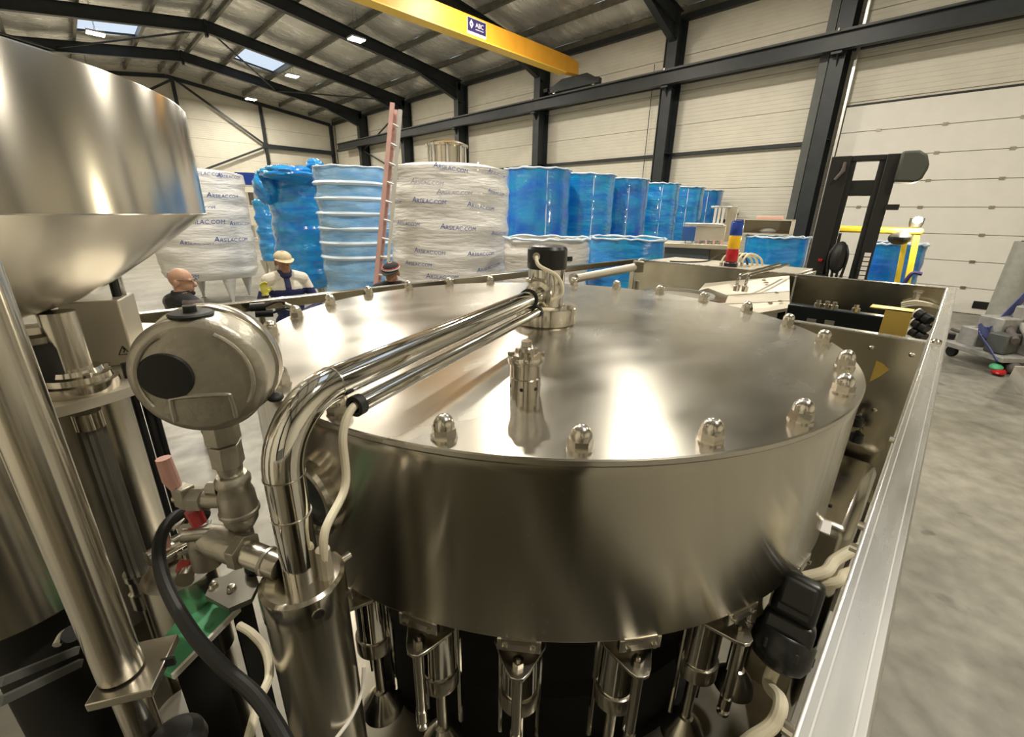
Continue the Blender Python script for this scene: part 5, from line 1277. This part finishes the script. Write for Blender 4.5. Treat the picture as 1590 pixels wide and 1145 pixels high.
# ------------------------------------------------------------------ odds and ends by the dock door
rl = thing('grey_roll', 'dull grey sheet roll leaning by the dock door', 'roll', (12.6, -1.45, 0))
ra_, rb_ = on(1545, 503, 'z', .14), None
ra_ = at(1552, 500, 12.9); ra_.z = .14; rb_ = at(1592, 405, 12.9)
G().tube([ra_, ra_.lerp(rb_, 1.25)], .24, 20).build('roll', M['concretegrey'], rl)
G().tube([ra_.lerp(rb_, 1.2), ra_.lerp(rb_, 1.26)], .15, 16).build('core', M['void'], rl)
dm = thing('parts_trolley', 'dusty grey trolley of machine parts cut off by the photo edge', 'trolley', on(1588, 582, 'z', 0))
pz = on(1588, 582, 'z', 0)
e1 = Vector((W.col[0][0], W.col[0][1], 0)).normalized(); e2 = Vector((W.col[2][0], W.col[2][1], 0)).normalized(); ea = math.atan2(e1.y, e1.x)
def tb(name, u, v, z, sx2, sy2, sz2, m, rot=0, bev=.01):
    return G().box(pz + e1 * u + e2 * v + Vector((0, 0, z)), (sx2, sy2, sz2), rz=ea + rot).build(name, m, dm, bevel=bev)
tb('bed', .35, .5, .22, 1.5, 1.0, .08, M['dirty'])
for (u, v) in ((-.25, .1), (.9, .1), (-.25, .9), (.9, .9)):
    c = pz + e1 * u + e2 * v + Vector((0, 0, .09)); G().lathe([(0, -.03), (.085, -.03), (.09, -.02), (.09, .02), (.085, .03), (0, .03)], c, e1, 18).build('castor', M['rubber'], dm)
    G().box(c + Vector((0, 0, .09)), (.05, .08, .08), rz=ea).build('castor_fork', M['dirty'], dm)
for k, (u, v, z, a, b, c, r) in enumerate(((-.15, .3, .42, .35, .25, .3, .3), (.2, .2, .40, .3, .3, .28, -.2), (.1, .6, .62, .5, .35, .3, .1), (.55, .4, .5, .4, .5, .5, .4), (-.1, .75, .40, .3, .3, .3, 0), (.35, .5, .85, .35, .3, .22, .5))):
    tb('machine_part', u, v, z, a, b, c, M['dirty'] if k % 3 else M['framegrey'], r, .02)
for k in range(5): G().cyl(pz + e1 * (-.2 + .2 * k) + e2 * .1 + Vector((0, 0, .5 + .05 * k)), pz + e1 * (.05 + .2 * k) + e2 * .5 + Vector((0, 0, .65 + .05 * k)), .05, n=12).build('pipe_piece', M['dirty'] if k % 2 else M['jbrown'], dm)
st_ = thing('blue_strap', 'blue lashing strap pulled taut over the dusty trolley with a loop on the floor', 'strap', on(1546, 575, 'z', 0))
D0 = 9.7
q = [at(1596, 455, D0 + 1.2), at(1560, 492, D0 + .8), at(1535, 517, D0 + .5), at(1524, 512, D0 + .3), at(1520, 517, D0 + .2), at(1535, 540, D0 + .1), at(1548, 562, D0)]
q2 = spline(q, 5); 
for i in range(1): 
    g = G()
    for a, b in zip(q2[:-1], q2[1:]): g.bar(a, b, .20, .012, up=(0, -1, .3))
    g.build('webbing', M['strap'], st_, sharp=60)
q3 = [at(1598, 470, D0 + 1.0), at(1562, 505, D0 + .7), at(1538, 522, D0 + .5)]
g = G()
for a, b in zip(q3[:-1], q3[1:]): g.bar(a, b, .14, .012, up=(0, -1, .3))
g.build('webbing', M['strap'], st_)
gq_ = at(1548, 567, D0); bl = G().ball(Vector((gq_.x, gq_.y, .10)), (.14, .08, .05)); bl.build('green_tie', M['green'], st_)
G().ball(Vector((gq_.x, gq_.y, .05)) - e2 * .05, (.17, .09, .05)).build('red_hook', M['redlens'], st_)
G().ball(Vector((gq_.x, gq_.y, .10)) + e1 * .25, (.15, .09, .10)).build('red_ratchet', M['jbrown'], st_)
ps = thing('white_sheet', 'white folded sheet on the floor at the photo edge', 'sheet', on(1590, 620, 'z', 0))
qv = [on(1566, 588, 'z', .02), on(1575, 570, 'z', .55), on(1620, 572, 'z', .6), on(1640, 650, 'z', .02), on(1592, 618, 'z', .02)]
ctr = sum(qv, Vector()) / 5
g = G(); n_ = Vector((-.3, -.2, .8)).normalized() * .02
g.add(qv + [p + n_ for p in qv], [(0, 1, 2, 3, 4), (9, 8, 7, 6, 5)] + [(i, (i + 1) % 5, 5 + (i + 1) % 5, 5 + i) for i in range(5)]); g.build('sheet', M['paper'], ps)
br = tag(G().tube(spline([on(1478, 511, 'z', .03), on(1495, 516, 'z', .03), on(1522, 515, 'z', .03)], 5), .03, 8).build('floor_bar', M['jbrown']), 'brown bar lying on the floor near the dock door', 'bar')
bk_ = on(1477, 522, 'z', .06); tag(G().box(bk_, (.18, .12, .12)).build('black_block', M['black'], bevel=.02), 'small black block on the floor beside the guard frame corner', 'block')

# ================================================================== PEOPLE
def person(lab, loc, face, height, look, arms, seed):
    """one continuous body: limbs, torso and head merged by a voxel remesh; faces -Y locally"""
    t = thing('person', lab, 'person', loc, face)
    s = height / 1.76
    g = G()
    def limb(pts, rs): g.tube([Vector(p) * s for p in pts], [r * s for r in rs], 14); [g.ball(Vector(p) * s, r * s, 12, 8) for p, r in zip(pts, rs)]
    for sx in (-1, 1):
        limb([(.095 * sx, .0, .92), (.10 * sx, -.01, .5), (.10 * sx, .02, .09)], [.088, .062, .045])
        g.ball(Vector((.10 * sx, -.07, .045)) * s, (.048 * s, .135 * s, .045 * s), 12, 8)
    g.ball(Vector((0, 0, .98)) * s, (.165 * s, .115 * s, .12 * s)); g.ball(Vector((0, .0, 1.15)) * s, (.155 * s, .11 * s, .17 * s))
    g.ball(Vector((0, .0, 1.32)) * s, (.185 * s, .125 * s, .17 * s))
    limb([(-.165, .01, 1.44), (0, .015, 1.485), (.165, .01, 1.44)], [.078, .088, .078])
    hd, tilt = look                                        # turn about z and nod, radians
    Hm = Matrix.Rotation(hd, 3, 'Z') @ Matrix.Rotation(tilt, 3, 'X')
    hc = Vector((0, -.02 - .03 * math.sin(tilt), 1.635)) * s
    limb([(0, .015, 1.44), tuple(hc / s + Hm @ Vector((0, .015, -.07)))], [.06, .054])
    P = lambda x, y, z: hc + Hm @ (Vector((x, y, z)) * s)
    g.ball(P(0, .012, .030), (.076 * s, .096 * s, .092 * s), 20, 14, Hm)
    g.ball(P(0, -.018, -.040), (.058 * s, .070 * s, .072 * s), 16, 12, Hm)
    g.ball(P(0, -.060, -.088), (.024 * s, .020 * s, .020 * s), 12, 8, Hm)
    g.tube([P(0, -.080, .018), P(0, -.104, -.024)], [.010 * s, .015 * s], 10); g.ball(P(0, -.102, -.026), .0155 * s, 10, 8)
    for sx in (-1, 1):
        g.ball(P(.076 * sx, .018, -.010), (.012 * s, .022 * s, .034 * s), 10, 8, Hm)
        g.ball(P(.030 * sx, -.074, .026), (.022 * s, .014 * s, .010 * s), 10, 8, Hm)
    g.ball(P(0, -.084, -.056), (.024 * s, .010 * s, .006 * s), 10, 8, Hm); g.ball(P(0, -.082, -.068), (.020 * s, .010 * s, .007 * s), 10, 8, Hm)
    for sx, (elb, wr, hdir) in zip((-1, 1), arms):
        sh_ = Vector((.185 * sx, .01, 1.425)); elb, wr, hdir = Vector(elb), Vector(wr), Vector(hdir).normalized()
        limb([sh_, elb, wr], [.062, .048, .034])
        side = hdir.cross(Vector((0, 1, 0)) if abs(hdir.y) < .9 else Vector((0, 0, 1))).normalized(); pn_ = hdir.cross(side)
        pm = wr + hdir * .05
        g.ball(pm * s, (.040 * s, .020 * s, .048 * s), 12, 8, Matrix((side, pn_, hdir)).transposed())
        for f, (o, ln) in enumerate(((-.030, .060), (-.010, .072), (.010, .068), (.029, .052))):
            b0_ = wr + hdir * .080 + side * o; b1_ = b0_ + hdir * ln * .55 + pn_ * .010; b2_ = b1_ + hdir * ln * .40 + pn_ * .026
            g.tube([b0_ * s, b1_ * s, b2_ * s], [.0100 * s, .0092 * s, .0080 * s], 8)
        b0_ = wr + hdir * .03 - side * .034; g.tube([b0_ * s, (b0_ - side * .026 + hdir * .024) * s, (b0_ - side * .034 + hdir * .052 + pn_ * .012) * s], [.013 * s, .011 * s, .009 * s], 8)
    me = bpy.data.meshes.new('raw'); me.from_pydata(g.v, [], g.f)
    ob = bpy.data.objects.new('raw', me); COL.objects.link(ob)
    md = ob.modifiers.new('r', 'REMESH'); md.mode = 'VOXEL'; md.voxel_size = .0068
    sm = ob.modifiers.new('s', 'SMOOTH'); sm.iterations = 3; sm.factor = .4
    fin = bpy.data.meshes.new_from_object(ob.evaluated_get(bpy.context.evaluated_depsgraph_get()))
    COL.objects.unlink(ob); bpy.data.objects.remove(ob)
    fin.name = 'body'; o = bpy.data.objects.new('body', fin); COL.objects.link(o); o.parent = t; OFF[o.name] = Vector((0, 0, 0))
    fin.polygons.foreach_set('use_smooth', [True] * len(fin.polygons))
    return t, o, s, hc, Hm, P
def paint(o, mats, fn):
    me = o.data; me.materials.clear()
    for m in mats: me.materials.append(M[m])
    me.polygons.foreach_set('material_index', [fn(p.center) for p in me.polygons])
def face_to(p, target):                                    # rotation so that local -Y points at target
    d = Vector(target) - Vector(p); return math.atan2(d.y, d.x) + PI / 2
def glasses(t, P, s):
    g = G()
    for sx in (-1, 1):
        c = [P(.032 * sx + .022 * math.cos(a), -.098, .020 + .015 * math.sin(a)) for a in [2 * PI * i / 14 for i in range(14)]]
        g.tube(c, .0018 * s, 6, closed=True); g.tube([P(.054 * sx, -.096, .024), P(.082 * sx, .010, .022)], .002 * s, 6)
    g.tube([P(-.010, -.100, .024), P(.010, -.100, .024)], .0018 * s, 6)
    g.build('glasses', M['black'], t, True)
RT = Vector((W.col[0][0], W.col[0][1], 0)).normalized(); FW = Vector((W.col[2][0], W.col[2][1], 0)).normalized()
# bald man turned towards the tanks, seen from behind his shoulder
pb = at(286, 470, 4.8); pb.z = 0
fdir_ = face_to((0, 0, 0), RT * .42 + FW * .91)
t, o, s, hc, Hm, P = person('bald man in glasses and grey brown jacket with black collar', (pb.x, pb.y, 0), fdir_, 1.70, (R_(-50), R_(6)), (((-.27, -.02, 1.13), (-.18, -.22, 1.0), (0, -.9, -.3)), ((.27, -.02, 1.13), (.18, -.22, 1.0), (0, -.9, -.3))), 1)
def f1(c):
    z = c.z / s
    if (c - hc).length < .17 * s and z > 1.545: return 0
    if z > 1.495: return 2
    if z > .98: return 3 if (abs(c.x) / s < .30 and c.y > .0 and 1.30 < z) and abs(c.x) / s < .13 else (0 if (Vector((abs(c.x) / s, c.y / s, z)) - Vector((.18, -.27, .985))).length < .085 else 1)
    return 4 if z > .1 else 3
paint(o, ['skin', 'jbrown', 'jblack', 'jblack', 'trouser'], f1)
G().lathe([(.080 * s, 1.47 * s), (.088 * s, 1.49 * s), (.080 * s, 1.54 * s), (.072 * s, 1.56 * s), (.066 * s, 1.54 * s)], (0, .005, 0), n=28).build('collar', M['jblack'], t, True)
glasses(t, P, s)
g = G(); g.ball(P(0, -.075, -.098), (.030 * s, .020 * s, .022 * s), 12, 8, Hm); g.build('chin_beard', M['jblack'], t, True)
# man in the cap, looking down, yellow glove raised
pb = at(446, 450, 5.45); pb.z = 0
t, o, s, hc, Hm, P = person('man in beige cap and cream and navy work jacket, raising a yellow glove', (pb.x, pb.y, 0), face_to(pb, (0, 0, 0)) + R_(8), 1.78, (R_(10), R_(9)), (((-.30, -.06, 1.16), (-.24, -.22, 1.33), (-.05, -.1, 1)), ((.29, -.06, 1.15), (.10, -.27, 1.12), (-.9, -.3, 0))), 2)
def f2(c):
    z = c.z / s; x, y = c.x / s, c.y / s
    if (c - hc).length < .17 * s and z > 1.545: return 0
    if x < -.17 and y < -.13 and z > 1.325: return 4
    if x < .05 and y < -.24 and 1.04 < z < 1.20: return 4
    if z > 1.345: return 3 if (abs(x) < .032 and y < 0) else 1
    if z > .92: return 3
    return 5
paint(o, ['skin2', 'jwhite', 'jnavy', 'jnavy', 'glove', 'trouser'], f2)
G().lathe([(.080 * s, 1.47 * s), (.088 * s, 1.49 * s), (.078 * s, 1.54 * s), (.068 * s, 1.555 * s)], (0, .0, 0), n=28).build('collar', M['jnavy'], t, True)
def capmesh(t, P, Hm, s, m, brim=True, band=None, name='cap'):
    g = G()
    prof = [(math.cos(a), math.sin(a)) for a in [PI / 2 * i / 8 for i in range(9)]]
    n = 24; vs = []
    for r, z in prof:
        for j in range(n):
            a = 2 * PI * j / n; vs.append(P(.089 * r * math.cos(a), 0.012 + .108 * r * math.sin(a), .046 + .074 * z))
    g.add(vs, [(i * n + j, i * n + (j + 1) % n, (i + 1) * n + (j + 1) % n, (i + 1) * n + j) for i in range(8) for j in range(n)])
    c = g.build(name, m, t, True)
    if brim:
        g = G(); vs = []
        for j in range(13):
            a = R_(200 + 140 * j / 12)
            for k, (ro, dz) in enumerate(((0, .0), (.058, -.016))):
                vs.append(P((.088 + ro * .35) * math.cos(a), .012 + (.108 + ro * abs(math.sin(a)) ** 1.5) * math.sin(a), .046 + dz * abs(math.sin(a))))
        lo = [v + Hm @ Vector((0, 0, -.005)) for v in vs]; k = len(vs)
        fs = []
        for j in range(12):
            a, b, c_, d = 2 * j, 2 * j + 1, 2 * j + 3, 2 * j + 2
            fs += [(a, b, c_, d), (k + d, k + c_, k + b, k + a), (b, k + b, k + c_, c_), (a, d, k + d, k + a)]
        g.add(vs + lo, fs); g.build('brim', m, c, True)
    g = G(); g.ball(P(0, .012, .121), .008 * s, 8, 6); g.build('button', m, c, True)
    if band:
        g = G(); g.tube([P(.090 * math.cos(a), .012 + .111 * math.sin(a), .058) for a in [2 * PI * i / 24 for i in range(24)]], .008 * s, 6, closed=True); g.build('band', band, c, True)
    return c
capmesh(t, P, Hm, s, M['beige'])
g = G(); g.ball(P(0, -.058, -.085), (.040 * s, .028 * s, .026 * s), 12, 8, Hm); g.build('stubble', mat('greying_stubble', (.26, .16, .12), .8), t, True)
# man in the black cap, only his head above the rail
pb = at(609, 430, 4.85); pb.z = 0
t, o, s, hc, Hm, P = person('man in black cap with a pale red trimmed band, behind the ladder foot', (pb.x, pb.y, 0), face_to(pb, (0, 0, 0)) - R_(14), 1.70, (R_(-8), R_(14)), (((-.27, -.02, 1.13), (-.16, -.22, 1.02), (.3, -.9, 0)), ((.27, -.02, 1.13), (.16, -.22, 1.02), (-.3, -.9, 0))), 3)
def f3(c):
    z = c.z / s
    if (c - hc).length < .16 * s and z > 1.545: return 0
    if (Vector((abs(c.x) / s, c.y / s, z)) - Vector((.13, -.28, 1.02))).length < .085: return 0
    return 1 if z > .95 else 2
paint(o, ['skin2', 'jblack', 'trouser'], f3)
cp = capmesh(t, P, Hm, s, M['jblack'], band=M['white'])
g = G(); g.tube([P(.0905 * math.cos(a), .012 + .112 * math.sin(a), .072) for a in [2 * PI * i / 24 for i in range(24)]], .005, 6, closed=True); g.build('red_trim', M['red'], cp, True)

# ------------------------------------------------------------------ dark cabinet added behind the viewpoint for a dark band in the bowl reflection
kc = thing('added_dark_cabinet', 'dark cabinet added behind the viewpoint to darken the reflection in the bowl wall', 'cabinet', (-1.15, -.95, 0))
G().box((-1.15, -.95, 1.15), (.75, .45, 2.1), rz=R_(-47)).build('body', M['frame'], kc, bevel=.01)
G().box((-1.15, -.95, .05), (.70, .40, .10), rz=R_(-47)).build('plinth', M['black'], kc)
for k in (-.19, .19):
    c = Vector((-1.15, -.95, 1.15)) + Matrix.Rotation(R_(-47), 3, 'Z') @ Vector((k, .23, 0)); G().box(c, (.36, .015, 2.0), rz=R_(-47)).build('door', M['framegrey'], kc, bevel=.004)
